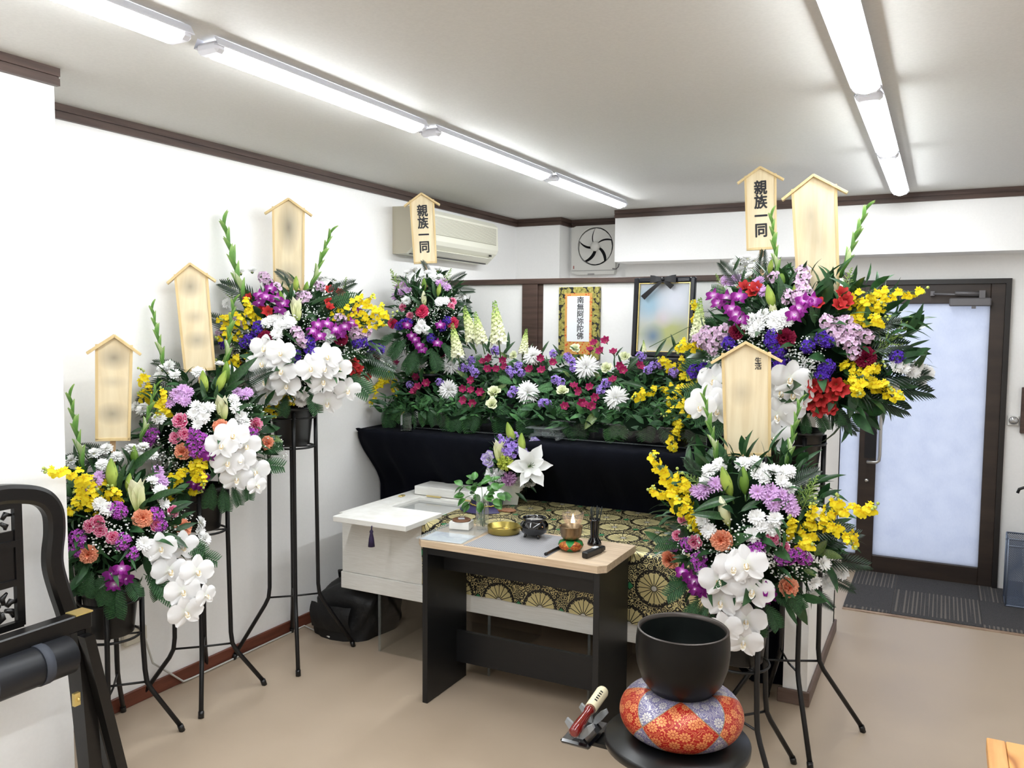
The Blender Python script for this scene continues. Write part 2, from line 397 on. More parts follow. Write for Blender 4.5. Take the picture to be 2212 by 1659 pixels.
# ---------- entrance carpet tiles
def carpet(name, stripes):
    t = NT(name); _, x, y, z = t.obj(); nz = t.noise(240, 2)
    base = t.ramp(nz, [(.35, srgb(62, 61, 62)), (.65, srgb(82, 80, 80))])
    if stripes:
        a = t.noise(46, 0, stretch=(1, .02, .02)); s = t.math('SINE', t.math('MULTIPLY', x, 300.)); s = t.math('ADD', s, t.math('MULTIPLY', t.math('SUBTRACT', a, .5), 3.))
        base = t.mix(t.step(s, .35, .4), base, srgb(112, 106, 100))
    else: base = t.mix(t.step(t.noise(60, 0, stretch=(.05, 4, 1)), .62, .1), base, srgb(74, 72, 73))
    return t.bsdf(base, .95, 0, .1, bump=nz, bstr=.5, bdist=.002)
CP, CS = carpet('grey_carpet', False), carpet('grey_striped_carpet', True)
cr = thing('entrance_carpet', 'grey carpet tiles, plain and striped, in front of the entrance door', 'carpet', (.4, 5.4, 0)); cr['kind'] = 'structure'; 
CX = [-.455, -.205, .245, .695, 1.145, XR]; CY = [5.026, 5.075, 5.525, YD-.012]
for j in range(3):
    for i in range(5):
        st = ((i + j) % 2 == 0)
        m = MB(); m.box((CX[i]+.0008, CY[j]+.0008, 0), (CX[i+1]-.0008, CY[j+1]-.0008, .007+.0006*rnd.random())); obj('carpet_tile', m, CS if st else CP, cr)
m = MB(); m.box((-.455, 4.995, 0), (XR, 5.026, .004)); obj('edge_strip', m, speck('worn_edge_strip', srgb(120, 92, 70), srgb(176, 152, 130), 9, .6, stretch=(1, 5, 1)), cr)
# ---------- air conditioner on the left wall
ACW = plain('ivory_plastic', srgb(226, 224, 208), .45); ACG = plain('greige_plastic', srgb(196, 190, 172), .5)
ac = thing('air_conditioner', 'ivory wall air conditioner with ribbed front above the partition', 'air conditioner', (XL, 4.65, 2.02))
y0, y1 = 4.15, 5.14; xf = XL+.185
m = MB(); P = [(XL, 2.02), (XL+.10, 2.02), (xf-.012, 2.085), (xf, 2.11), (xf-.004, 2.27), (xf-.03, 2.297), (XL, 2.30)]
for yy in (y0, y1):
    b = len(m.v); m.v.extend([(x, yy, z) for x, z in P]); m.face([b+k for k in range(len(P))], 1, None, False)
for k in range(len(P)):
    b = len(m.v); a_, c_ = P[k], P[(k+1) % len(P)]; m.v.extend([(a_[0], y0, a_[1]), (a_[0], y1, a_[1]), (c_[0], y1, c_[1]), (c_[0], y0, c_[1])]); m.face((b, b+1, b+2, b+3), 0, None, False)
obj('housing', m, [ACW, ACG], ac)
m = MB(); m.box((xf-.004, y0+.03, 2.145), (xf+.002, y1-.03, 2.258)); obj('grille_recess', m, plain('grille_shade', srgb(170, 166, 150), .6), ac)
for k in range(16):
    z = 2.149+k*.0070; m = MB(); m.box((xf, y0+.032, z), (xf+.006, y1-.032, z+.0038)); obj('grille_slat', m, ACW, ac)
m = MB(); m.box((-.0, 0, 0), (.004, y1-y0-.08, .055)); obj('louver', m, ACW, ac, T(xf-.075, y0+.04, 2.030) @ RY(radians(62)))
m = MB(); m.box((XL+.095, y0+.03, 2.0175), (XL+.105, y1-.03, 2.024)); m.tube([(xf-.03, y0+.04, 2.075), (xf-.03, y1-.04, 2.075)], .003, 6); obj('outlet_edge', m, plain('dark_slot', (.03, .03, .03), .6), ac)
m = MB(); m.box((xf-.022, y1-.09, 2.066), (xf-.012, y1-.07, 2.076)); obj('sensor', m, BLACKP, ac)
# ---------- ventilation fan
FANW = plain('aged_white_plastic', srgb(214, 212, 206), .4)
fy = YB-.055
fn = thing('ventilation_fan', 'square white wall ventilation fan with five curved blades', 'fan', (-2.375, YB, 1.99))
fx0, fx1, fz0, fz1 = -2.556, -2.20, 1.985, 2.352; fc = (-2.362, 2.195); R_ = .143
m = MB(); N = 40
def sq(k):
    a = 2*pi*k/N; c_, s_ = cos(a), sin(a); 
    tx = ((fx1 if c_ > 0 else fx0)-fc[0])/c_ if abs(c_) > 1e-6 else 9; tz = ((fz1 if s_ > 0 else fz0)-fc[1])/s_ if abs(s_) > 1e-6 else 9
    t = min(tx, tz); return (fc[0]+c_*t, fy, fc[1]+s_*t)
ring = lambda r, y: [(fc[0]+r*cos(2*pi*k/N), y, fc[1]+r*sin(2*pi*k/N)) for k in range(N)]
out = [sq(k) for k in range(N)]
m.grid([[(p[0], YB, p[2]) for p in out], out, ring(R_+.006, fy-.004), ring(R_, fy), ring(R_, YB-.002)], 0, None, False, True); obj('housing', m, FANW, fn)
m = MB(); b = 0; m.v.extend(ring(R_, YB-.004)); m.face(list(range(N)), 0); obj('dark_duct', m, plain('duct_black', (.01, .01, .012), .8), fn)
m = MB(); m.box((fx0+.006, fy-.006, fz0+.028), (fx1-.006, fy, fz0+.031)); m.box((fx0+.14, fy-.008, fz0-.006), (fx0+.19, fy, fz0+.008)); obj('switch_bar', m, plain('grey_line', srgb(150, 148, 146), .5), fn)
m = MB(); m.box((fx0+.018, fy-.0015, fz0+.045), (fx0+.026, fy, fz0+.068)); obj('maker_mark', m, plain('red_print', srgb(150, 70, 60), .6), fn)
for k in range(5):
    m = MB(); a0 = 2*pi*k/5+.25; rows = []
    for i in range(9):
        r = .030+(R_-.038)*i/8; row = []
        for j in range(5):
            wdt = .66+.27*(i/8)**.7; a = a0 + wdt*(j/4-.5)*1.25 - .55*(i/8) ; row.append((fc[0]+r*cos(a), fy+.016-.022*(j/4), fc[1]+r*sin(a)))
        rows.append(row)
    m.grid(rows, 0); obj('blade', m, FANW, fn)
m = MB(); m.lathe([(0, .036), (.022, .034), (.030, .026), (.036, .02), (.036, 0), (.030, -.01)], 24, T(fc[0], fy+.012, fc[1]) @ RX(pi/2)); obj('hub', m, FANW, fn)
m = MB(); m.tube([(fx1-.02, fy, fz0+.04), (fx1+.01, fy-.01, fz0+.035), (fx1+.03, fy-.012, fz0+.05), (fx1+.035, fy-.012, fz0+.075)], .004, 6); obj('pull_cord', m, GREYM, fn)
# ---------- cable and socket at the left wall
sk = thing('wall_socket', 'cream socket box low on the wall behind the shortest flower stand', 'socket', (XL, 2.17, .33))
m = MB(); p = onx(287, 1372, XL); m.box((XL, p.y-.06, p.z-.03), (XL+.03, p.y+.05, p.z+.035), bev=.006); obj('box', m, plain('cream_plastic', srgb(206, 200, 184), .5), sk)
m = MB(); q = [onx(298, 1352, XL+.035), onx(312, 1375, XL+.03), onx(330, 1432, XL+.02), onz(352, 1452, .06), onz(375, 1466, .01), onz(385, 1467, .008), onz(400, 1460, .006), onz(440, 1442, .006), onz(460, 1425, .006), onz(500, 1415, .006), onz(560, 1390, .006), onz(610, 1368, .006), onz(650, 1350, .006), onz(680, 1362, .006), onz(712, 1376, .012)]
q = [Vector((max(v.x, XL+.02), v.y, max(v.z, .006))) for v in q]
m.tube(q, .0045, 6); tag(obj('power_cable', m, plain('grey_cable', srgb(196, 194, 188), .5)), 'thin grey power cable lying along the red brown baseboard', 'cable')
# ================================================================== altar under black cloth
NAVY = speck('black_navy_cloth', srgb(8, 10, 17), srgb(12, 14, 24), 260, .9, .2, spec=.12, bdist=.0006)
ACRY = thin_glass('clear_acrylic', (.985, .99, .99), .5, .03, .0)
ACRYE = thin_glass('acrylic_edge', (.9, .93, .93), .7, .05, .07)
AX0, AX1, AY, AZ = XL+.015, -.565, 3.755, 1.0
al = thing('altar_table', 'long altar table draped in black navy cloth before the partition', 'altar', ((AX0+AX1)/2, 4.1, 0))
m = MB(); nx, nz = 150, 26; rows = []
def sm(t): t = max(0, min(1, t)); return t*t*(3-2*t)
def skirt(x, t):   # t 0 at the table edge, 1 at the floor
    z = AZ*(1-t); back = .215*sm((1.0-z)/.36)*sm((-.70-x)/.16)
    fold = (.014*sin(x*19+1.2*sin(x*5))+.008*sin(x*43+2))*sm(t*4+.12)
    corner = .03*sm((AX0+.10-x)/.10)
    return Vector((x, AY+back+fold+corner+.016*sin(x*70)*.12*(1-t), max(z-(.012*(1-t)*(1-t)), .004)))
for j in range(nz+1):
    t = j/nz; rows.append([skirt(AX0+(AX1-AX0)*i/nx, t) for i in range(nx+1)])
top = []
for k in range(5):
    top.append([Vector((AX0+(AX1-AX0)*i/nx, 4.545-(4.545-AY-.03)*k/4, AZ+.004+.003*sin(i*.5+k))) for i in range(nx+1)])
top.append([Vector((AX0+(AX1-AX0)*i/nx, AY+.01+.004*sin(i*1.7), AZ+.008+.004*sin(i*.9))) for i in range(nx+1)])
m.grid(top+rows, 0); obj('cloth', m, NAVY, al)
m = MB(); m.box((AX0+.02, 3.94, .94), (AX1-.02, 4.53, AZ-.012)); obj('tabletop', m, BLACKP, al)
for lx in (AX0+.1, AX1-.08):
    for ly in (4.0, 4.48):
        m = MB(); m.box((lx, ly, 0), (lx+.04, ly+.04, .94)); obj('leg', m, BLACKP, al)
# clear acrylic risers carrying the flower row
def riser(x0, x1, label):
    t = thing('acrylic_riser', label, 'riser', ((x0+x1)/2, 3.98, AZ)); z0 = AZ+.014; y0, y1 = 3.915, 4.24; h = .09
    for lo, hi, n in (((x0, y0, z0+h), (x1, y1, z0+h+.006), 'shelf'), ((x0, y0, z0), (x1, y0+.004, z0+h), 'front_pane'), ((x0, y0+.004, z0), (x0+.004, y1, z0+h), 'side_pane'), ((x1-.004, y0+.004, z0), (x1, y1, z0+h), 'side_pane')):
        m = MB(); m.box(lo, hi); obj(n, m, ACRY, t)
    for lo, hi in (((x0, y0-.001, z0), (x1, y0+.005, z0+.004)), ((x0, y0-.001, z0), (x0+.004, y0+.004, z0+h)), ((x1-.004, y0-.001, z0), (x1, y0+.004, z0+h)), ((x0, y0-.001, z0+h), (x1, y0+.003, z0+h+.006))):
        m = MB(); m.box(lo, hi); obj('edge', m, ACRYE, t)
    return t
riser(-2.70, -1.86, 'clear acrylic riser under the flowers beside the crystal block')
riser(-1.84, -.98, 'clear acrylic riser under the flowers towards the wall end')
for x0, x1 in ((-2.62, -1.9), (-1.8, -1.05)):
    m = MB(); m.box((x0, 3.97, AZ+.1265), (x1, 4.2, AZ+.17), bev=.01)
    tag(obj('planter_tray', m, BLACKP), 'black planter tray hidden under ferns on the riser '+('beside the crystal block' if x0 < -2 else 'towards the wall end'), 'planter')
# crystal block and small folding acrylic stand
GLASSY = NT('crystal_glass'); b_ = GLASSY.n('ShaderNodeBsdfGlass'); b_.inputs['IOR'].default_value = 1.5; b_.inputs['Roughness'].default_value = .01; b_.inputs[0].default_value = (.96, .98, .99, 1); GLASSY.t.links.new(b_.outputs[0], GLASSY.out.inputs[0]); CRYST = GLASSY.m
c0 = onz(879, 930, AZ+.012); bw = .033
m = MB(); prof = [(-bw, 0), (bw, 0), (bw, .075)] + [(bw*cos(a), .075+bw*sin(a)) for a in [pi*k/10 for k in range(1, 10)]] + [(-bw, .075)]
ca, sa = cos(.35), sin(.35)
def cp(x, y, z): return (c0.x+x*ca-y*sa, c0.y+x*sa+y*ca, AZ+.013+z)
n = len(prof)
for yy, yc in ((-.018, 0), (.018, 1)):
    b = len(m.v); m.v.extend([cp(x*.93, yy, z) for x, z in prof]); m.face([b+k for k in range(n)][::(1 if yc else -1)], 0, None, False)
for k in range(n):
    a_, d_ = prof[k], prof[(k+1) % n]
    for (ya, sa_), (yb, sb_) in (((-.018, .93), (-.014, 1)), ((-.014, 1), (.014, 1)), ((.014, 1), (.018, .93))):
        b = len(m.v); m.v.extend([cp(a_[0]*sa_, ya, a_[1]), cp(d_[0]*sa_, ya, d_[1]), cp(d_[0]*sb_, yb, d_[1]), cp(a_[0]*sb_, yb, a_[1])]); m.face((b, b+1, b+2, b+3), 0, None, False)
tag(obj('crystal_block', m, CRYST), 'arched clear crystal block standing on the black altar cloth', 'ornament')
p = onz(1182, 945, AZ+.02); st = thing('acrylic_stand', 'low clear acrylic stand with a tube foot at the altar edge', 'display stand', (p.x, p.y, AZ+.012))
M = T(p.x, p.y, AZ+.014) @ RZ(.05)
m = MB(); m.box((-.10, -.06, .055), (.09, .06, .060), M, bev=.002); obj('plate', m, ACRYE, st)
m = MB(); m.box((-.055, -.05, .028), (.055, .05, .055), M, bev=.002); obj('block', m, ACRYE, st)
m = MB(); m.box((-.075, -.055, .018), (.075, .055, .027), M, bev=.002); obj('plate', m, ACRYE, st)
for xx in (-.07, .075): 
    m = MB(); m.tube([M @ Vector((xx, -.06, .009)), M @ Vector((xx, .05, .009))], .009, 12); obj('tube_foot', m, ACRYE, st)
# ================================================================== scroll and portrait
LETTER = plain('black_ink', (.012, .012, .016), .6)
def brocade_border():
    t = NT('gold_brocade_border'); v = t.n('ShaderNodeTexVoronoi'); v.inputs['Scale'].default_value = 42; t.t.links.new(t.obj()[0], v.inputs['Vector'])
    w = t.noise(55, 2); f = t.step(t.math('ADD', t.math('MULTIPLY', v.outputs['Distance'], 1.2), t.math('MULTIPLY', w, .6)), 1.08, .05)
    g = t.ramp(t.noise(70, 3), [(.35, srgb(128, 120, 52)), (.65, srgb(186, 178, 98))])
    return t.bsdf(t.mix(f, g, srgb(30, 32, 30)), .55, .2)
def orange_border():
    t = NT('orange_brocade_border'); v = t.n('ShaderNodeTexVoronoi'); v.inputs['Scale'].default_value = 60; t.t.links.new(t.obj()[0], v.inputs['Vector'])
    return t.bsdf(t.mix(t.step(v.outputs['Distance'], .30, .05), srgb(214, 84, 40), srgb(212, 160, 84)), .6, .1)
sy = PY-.03
sc_ = thing('hanging_scroll', 'hanging prayer scroll with gold brocade border on the partition', 'scroll', (-1.9, PY, 1.4))
x0, x1, z1, z0 = -2.035, -1.78, 1.824, 1.40
m = MB(); m.box((x0, sy, z0), (x1, sy+.028, z1), bev=.002); obj('mount', m, brocade_border(), sc_)
m = MB(); m.box((x0+.042, sy-.003, z0+.03), (x1-.042, sy+.001, z1-.036)); obj('inner_border', m, orange_border(), sc_)
m = MB(); m.box((x0+.057, sy-.0045, z0+.105), (x1-.057, sy-.002, z1-.053)); obj('paper', m, plain('white_paper', srgb(238, 240, 242), .8), sc_)
tm = text_mesh('南\n無\n阿\n弥\n陀\n佛', .043, LETTER, 0., .0004, .97, bold=.0005)
obj('lettering', tm, LETTER, sc_, T((x0+x1)/2+.014, sy-.0052, 1.640) @ RX(pi/2) @ SC(1.05, 1, 1))
FRAMEB = plain('black_lacquer', srgb(20, 21, 30), .22, 0, .5)
def portrait_mat():
    t = NT('blurred_portrait_print'); vec, u, v = t.uv()
    n = t.noise(1.4, 1, vec)
    g1 = t.ramp(v, [(0, srgb(214, 214, 208)), (.25, srgb(176, 180, 156)), (.5, srgb(186, 190, 190)), (.8, srgb(168, 182, 192)), (1, srgb(186, 190, 196))])
    def blob(cx, cy, r, soft):
        dx = t.math('MULTIPLY', t.math('SUBTRACT', u, cx), .8); dy = t.math('SUBTRACT', v, cy)
        d = t.math('SQRT', t.math('ADD', t.math('MULTIPLY', dx, dx), t.math('MULTIPLY', dy, dy)))
        return t.math('SUBTRACT', 1., t.math('DIVIDE', t.math('SUBTRACT', d, r), soft, clamp=True), clamp=True)
    c = t.mix(blob(.66, .25, .1, .28), g1, srgb(174, 178, 118)); c = t.mix(blob(.2, .70, .05, .25), c, srgb(150, 180, 200))
    c = t.mix(blob(.30, .22, .02, .2), c, srgb(110, 130, 150)); c = t.mix(blob(.5, .50, .02, .16), c, srgb(196, 186, 190)); c = t.mix(blob(.75, .75, .08, .3), c, srgb(206, 210, 222))
    return t.bsdf(c, .25, 0, .5)
pf = thing('memorial_portrait', 'black framed memorial portrait with a black ribbon bow, behind the altar flowers', 'picture frame', (-1.33, 4.32, 1.40))
M = T(-1.335, 4.30, 1.435) @ RZ(radians(-4)) @ RX(radians(-4)); fw, fh = .345, .425; k = .028
for n_, lo, hi in (('frame_side', (-fw/2, 0, 0), (-fw/2+k, .028, fh)), ('frame_side', (fw/2-k, 0, 0), (fw/2, .028, fh)), ('frame_side', (-fw/2+k, 0, 0), (fw/2-k, .028, k)), ('frame_side', (-fw/2+k, 0, fh-k), (fw/2-k, .028, fh))):
    m = MB(); m.box(lo, hi, M, bev=.006); obj(n_, m, FRAMEB, pf)
m = MB(); kk = k+.004
m.box((-fw/2+k, .008, k), (-fw/2+kk, .02, fh-k), M); m.box((fw/2-kk, .008, k), (fw/2-k, .02, fh-k), M); m.box((-fw/2+kk, .008, k), (fw/2-kk, .02, kk), M); m.box((-fw/2+kk, .008, fh-kk), (fw/2-kk, .02, fh-k), M); obj('gilt_liner', m, BRASS, pf)
m = MB(); m.grid([[M @ Vector((-fw/2+kk, .018, kk)), M @ Vector((fw/2-kk, .018, kk))], [M @ Vector((-fw/2+kk, .018, fh-kk)), M @ Vector((fw/2-kk, .018, fh-kk))]], 0, lambda i, j: (j, i)); obj('picture', m, portrait_mat(), pf)
RIB = plain('black_ribbon', srgb(12, 12, 18), .45)
m = MB(); c_ = Vector((0.0, -.012, fh-.012))
for s_ in (-1, 1):
    rows = [[M @ (c_+Vector((s_*x, -.012*sin(pi*t)*(1 if q else -1)*.6-.004, dz*hh))) for dz in (-1, 0, 1)] for q, (x, t, hh) in enumerate(((0, 0, .007), (.025, .4, .013), (.05, .8, .019), (.072, 1, .022)))]
    m.grid(rows, 0)
m.ball((0, 0, 0), .013, 8, 6, 0, M @ T(c_))
obj('ribbon_bow', m, RIB, pf)
for s_, L_ in ((-1, .115), (1, .05)):
    m = MB(); a = M @ (c_+Vector((0, -.004, -.004))); e = M @ (c_+Vector((s_*L_, .006, -L_*.85))); w_ = Vector((.008, 0, .008*s_)); m.grid([[a-w_*.6, a+w_*.6], [(a+e)/2-w_+Vector((0, -.004, 0)), (a+e)/2+w_+Vector((0, -.004, 0))], [e-w_*1.3, e+w_*1.3]], 0); obj('ribbon_tail', m, RIB, pf)
m = MB(); m.box((-1.50, 4.27, AZ+.012), (-1.17, 4.48, 1.434), bev=.008); tag(obj('portrait_pedestal', m, plain('grey_black_box', srgb(20, 22, 26), .5)), 'dark grey box pedestal under the framed memorial portrait', 'pedestal')
# ================================================================== coffin
WOODW = speck('white_wood_grain', srgb(226, 224, 217), srgb(238, 237, 232), 16, .55, .08, stretch=(.8, 1, 26), spec=.3)
SEAM = plain('seam_shadow', srgb(120, 112, 100), .8)
KX0, KX1, KY0, KY1, KZ0, KZ1 = -2.632, -.76, 3.232, 3.93, .285, .665
cf = thing('coffin', 'white wooden coffin with open window doors, half covered by gold brocade', 'coffin', ((KX0+KX1)/2, 3.5, KZ0))
m = MB(); m.box((KX0+.012, KY0+.01, KZ0+.085), (KX1-.012, KY1-.01, KZ1-.034)); obj('body', m, WOODW, cf)
m = MB(); m.box((KX0+.006, KY0+.004, KZ0), (KX1-.006, KY1-.004, KZ0+.083), bev=.002); obj('base_band', m, WOODW, cf)
WX0, WX1, WY0, WY1 = -2.52, -2.15, 3.37, 3.77
m = MB(); zz = KZ1-.033
for lo, hi in (((KX0, KY0, zz), (WX0, KY1, KZ1)), ((WX1, KY0, zz), (KX1, KY1, KZ1)), ((WX0, KY0, zz), (WX1, WY0, KZ1)), ((WX0, WY1, zz), (WX1, KY1, KZ1))): m.box(lo, hi)
obj('lid', m, WOODW, cf)
m = MB(); q = .022
for lo, hi in (((WX0, WY0, KZ1-.03), (WX0+q, WY1, KZ1-.006)), ((WX1-q, WY0, KZ1-.03), (WX1, WY1, KZ1-.006)), ((WX0+q, WY0, KZ1-.03), (WX1-q, WY0+q, KZ1-.006)), ((WX0+q, WY1-q, KZ1-.03), (WX1-q, WY1, KZ1-.006))): m.box(lo, hi)
obj('window_frame', m, WOODW, cf)
def film():
    t = NT('crumpled_grey_lining'); f = t.noise(9, 4); 
    return t.bsdf(t.ramp(f, [(.3, srgb(118, 112, 110)), (.7, srgb(176, 170, 168))]), .25, 0, .6, bump=f, bstr=.8, bdist=.02)
m = MB(); m.box((WX0+q, WY0+q, KZ1-.055), (WX1-q, WY1-q, KZ1-.05)); obj('window_lining', m, film(), cf)
m = MB(); m.box((WX0+q, WY0+q, KZ1-.022), (WX1-q, WY1-q, KZ1-.019)); obj('window_pane', m, thin_glass('window_acrylic', (.9, .9, .9), .9, .04, .08), cf)
# door opened towards the viewer, and door opened backwards
d1 = MB(); d1.box((-2.53, 3.06, KZ1+.002), (-2.115, 3.365, KZ1+.028), bev=.002); o1 = obj('window_door', d1, WOODW, cf)
d2 = MB(); d2.box((-2.55, 3.775, KZ1+.004), (-2.13, 3.935, KZ1+.050), bev=.002); o2 = obj('window_door', d2, WOODW, cf)
for xx in (-2.42, -2.20):
    m = MB(); m.box((xx-.045, 3.762, KZ1+.001), (xx+.045, 3.775, KZ1+.0065)); obj('hinge', m, BRASS, o2)
m = MB(); p = Vector((-2.582, 3.70, 0)); m.box((p.x-.012, p.y-.02, KZ1), (p.x+.012, p.y+.02, KZ1+.008), bev=.003); obj('catch', m, BRASS, cf)
# tassel
VIO = plain('dark_violet_silk', srgb(38, 24, 62), .6)
p = ony(803, 1130, 3.054); m = MB()
m.tube([(p.x, 3.054, KZ1+.010), (p.x, 3.052, KZ1-.01)], .003, 6)
m.lathe([(.004, 0), (.009, -.008), (.007, -.016), (.012, -.04), (.016, -.078), (.004, -.08)], 14, T(p.x, 3.051, KZ1-.008)); obj('tassel', m, VIO, o1)
# acrylic supports below the coffin
def support(x0, x1, label):
    t = thing('coffin_support', label, 'support', ((x0+x1)/2, 3.5, 0)); y0, y1 = 3.24, 3.80; z1 = KZ0-.002
    for lo, hi, n_, mt in (((x0, y0, 0), (x0+.008, y1, z1), 'side_pane', ACRY), ((x1-.008, y0, 0), (x1, y1, z1), 'side_pane', ACRY), ((x0+.008, y0, 0), (x1-.008, y0+.006, z1), 'front_pane', ACRY), ((x0-.001, y0-.001, 0), (x0+.009, y0+.008, z1), 'edge', ACRYE), ((x1-.009, y0-.001, 0), (x1+.001, y0+.008, z1), 'edge', ACRYE), ((x0+.008, y0, 0), (x1-.008, y1, .005), 'floor_pane', ACRY)):
        m = MB(); m.box(lo, hi); obj(n_, m, mt, t)
support(-2.40, -1.78, 'clear acrylic box support under the coffin head, by the black bag'); support(-1.30, -.92, 'clear acrylic box support under the brocade covered end of the coffin')
# brocade pall
def brocade(name):
    t = NT(name); vec, u, v = t.uv(); sx, sy_ = .205, .165
    def cell(ox, oy):
        a = t.math('SUBTRACT', t.math('FLOORED_MODULO', t.math('ADD', u, ox), sx), sx/2); b = t.math('SUBTRACT', t.math('FLOORED_MODULO', t.math('ADD', v, oy), 2*sy_), sy_)
        return a, b, t.math('SQRT', t.math('ADD', t.math('MULTIPLY', a, a), t.math('MULTIPLY', b, b)))
    a1, b1, r1 = cell(0, 0); a2, b2, r2 = cell(sx/2, sy_)
    near = t.math('LESS_THAN', r1, r2)
    pick = lambda p, q_: t.math('ADD', t.math('MULTIPLY', p, near), t.math('MULTIPLY', q_, t.math('SUBTRACT', 1., near)))
    a, b, r = pick(a1, a2), pick(b1, b2), pick(r1, r2); ang = t.math('ARCTAN2', b, a)
    ps = t.math('ABSOLUTE', t.math('SINE', t.math('MULTIPLY', ang, 8.)))      # 16 petals
    edge = t.math('ADD', .0605, t.math('MULTIPLY', ps, .0065))
    inside = t.math('LESS_THAN', r, edge)
    lw = t.math('DIVIDE', .0016, t.math('MAXIMUM', r, .004)); lines = t.math('LESS_THAN', ps, t.math('MULTIPLY', lw, 8.))
    core = t.math('LESS_THAN', r, .011)
    ring = t.math('MULTIPLY', t.math('LESS_THAN', r, .080), t.math('SUBTRACT', 1., inside))
    # scrollwork
    vo = t.n('ShaderNodeTexVoronoi'); vo.feature = 'DISTANCE_TO_EDGE'; vo.inputs['Scale'].default_value = 72; t.t.links.new(vec, vo.inputs['Vector'])
    vd = t.n('ShaderNodeTexVoronoi'); vd.inputs['Scale'].default_value = 58; t.t.links.new(vec, vd.inputs['Vector'])
    rings = t.math('SINE', t.math('MULTIPLY', vd.outputs['Distance'], 17.))
    gold_lines = t.math('GREATER_THAN', rings, .3)
    da, db, dr_ = cell(sx/2, 0); db2 = b1
    dia = t.math('ADD', t.math('ABSOLUTE', da), t.math('ABSOLUTE', db)); da3, db3, _ = cell(0, sy_); dia2 = t.math('ADD', t.math('ABSOLUTE', da3), t.math('ABSOLUTE', db3))
    green = t.math('LESS_THAN', t.math('MINIMUM', dia, dia2), .016); greeno = t.math('LESS_THAN', t.math('MINIMUM', dia, dia2), .021)
    blk = srgb(18, 15, 12); gold = srgb(212, 200, 146); dgold = srgb(168, 146, 78)
    c = t.mix(gold_lines, blk, gold); c = t.mix(greeno, c, blk); c = t.mix(green, c, srgb(52, 132, 86))
    c = t.mix(t.math('MULTIPLY', ring, t.math('GREATER_THAN', t.math('ADD', t.math('SINE', t.math('MULTIPLY', ang, 34.)), t.math('MULTIPLY', t.math('SUBTRACT', r, .0695), 220.)), -.25)), c, blk)
    pet = t.mix(lines, gold, blk); pet = t.mix(core, pet, srgb(196, 194, 190)); c = t.mix(inside, c, pet)
    met = t.math('MULTIPLY', t.math('MAXIMUM', inside, gold_lines), .3)
    return t.bsdf(c, .38, met, .5, bump=t.math('ADD', inside, t.math('MULTIPLY', gold_lines, .5)), bstr=.4, bdist=.0012)
BROC = brocade('gold_brocade')
BX0 = -2.135; bx1 = KX1+.012; byf = KY0-.012; bzt = KZ1+.009
m = MB(); prof = [(KY1+.004, bzt-.03, 0)]
path = [(KY1+.002, bzt)] + [(KY1-.02-(KY1-byf-.045)*k/14, bzt) for k in range(15)] + [(byf+.008, bzt-.003), (byf+.001, bzt-.012)] + [(byf-.004*sin(k*.8), bzt-.02-(bzt-.02-.372)*k/8) for k in range(9)]
dist = [0]
for k in range(1, len(path)): dist.append(dist[-1]+sqrt((path[k][0]-path[k-1][0])**2+(path[k][1]-path[k-1][1])**2))
NX = 40
rows = [[(BX0+(bx1-BX0)*i/NX, y-.004*sin(i*.9)*(1 if k > 17 else 0)*((k-17)/8 if k > 17 else 0), z+.001*sin(i*.7+k)) for i in range(NX+1)] for k, (y, z) in enumerate(path)]
m.grid(rows, 0, lambda i, j: ((bx1-BX0)*j/NX, -dist[i]+.02))
er = [[(bx1+.002*(k > 0)+.004*k, KY1-(KY1-byf)*i/16, bzt-(bzt-.372)*k/6) for i in range(17)] for k in range(7)]
m.grid(er, 0, lambda i, j: (bx1-BX0+.05*i, -(KY1-byf)*j/16))
tag(obj('brocade_pall', m, BROC), 'gold and black chrysanthemum brocade cloth spread over the coffin', 'cloth')
# ================================================================== incense table
TB = thing('incense_table', 'small black side panel table with pale oak top before the coffin', 'table', (-1.5, 3.03, 0))
OAK = speck('pale_oak_veneer', srgb(190, 166, 138), srgb(212, 190, 162), 6, .45, .05, stretch=(1, 14, 14), spec=.4)
TBK = speck('black_laminate', srgb(10, 11, 14), srgb(14, 15, 18), 10, .42, stretch=(1, 1, 10))
tx0, tx1, ty0, ty1, tz = -1.925, -1.085, 2.855, 3.212, .705
m = MB(); ch = .028
out = [(tx0+ch, ty0), (tx1-ch, ty0), (tx1, ty0+ch), (tx1, ty1), (tx0, ty1), (tx0, ty0+ch)]
for z, fl in ((tz, 1), (tz-.028, -1)):
    b = len(m.v); m.v.extend([(x, y, z) for x, y in out]); m.face([b+k for k in range(6)][::fl], 0, None, False)
for k in range(6):
    b = len(m.v); p_, q_ = out[k], out[(k+1) % 6]; m.v.extend([(*p_, tz-.028), (*q_, tz-.028), (*q_, tz), (*p_, tz)]); m.face((b, b+1, b+2, b+3), 0, None, False)
obj('tabletop', m, OAK, TB)
for x in (tx0+.022, tx1-.05):
    m = MB(); m.box((x, ty0+.02, 0), (x+.025, ty1-.012, tz-.028), bev=.0015); obj('side_panel', m, TBK, TB)
m = MB(); m.box((tx0+.047, ty0+.022, tz-.062), (tx1-.05, ty0+.042, tz-.028)); obj('apron', m, TBK, TB)
m = MB(); m.box((tx0+.047, ty0+.15, tz-.16), (tx1-.05, ty0+.17, tz-.028)); obj('apron', m, TBK, TB)
m = MB(); m.box((tx0+.047, ty1-.10, .10), (tx1-.05, ty1-.08, .24)); obj('stretcher', m, TBK, TB)
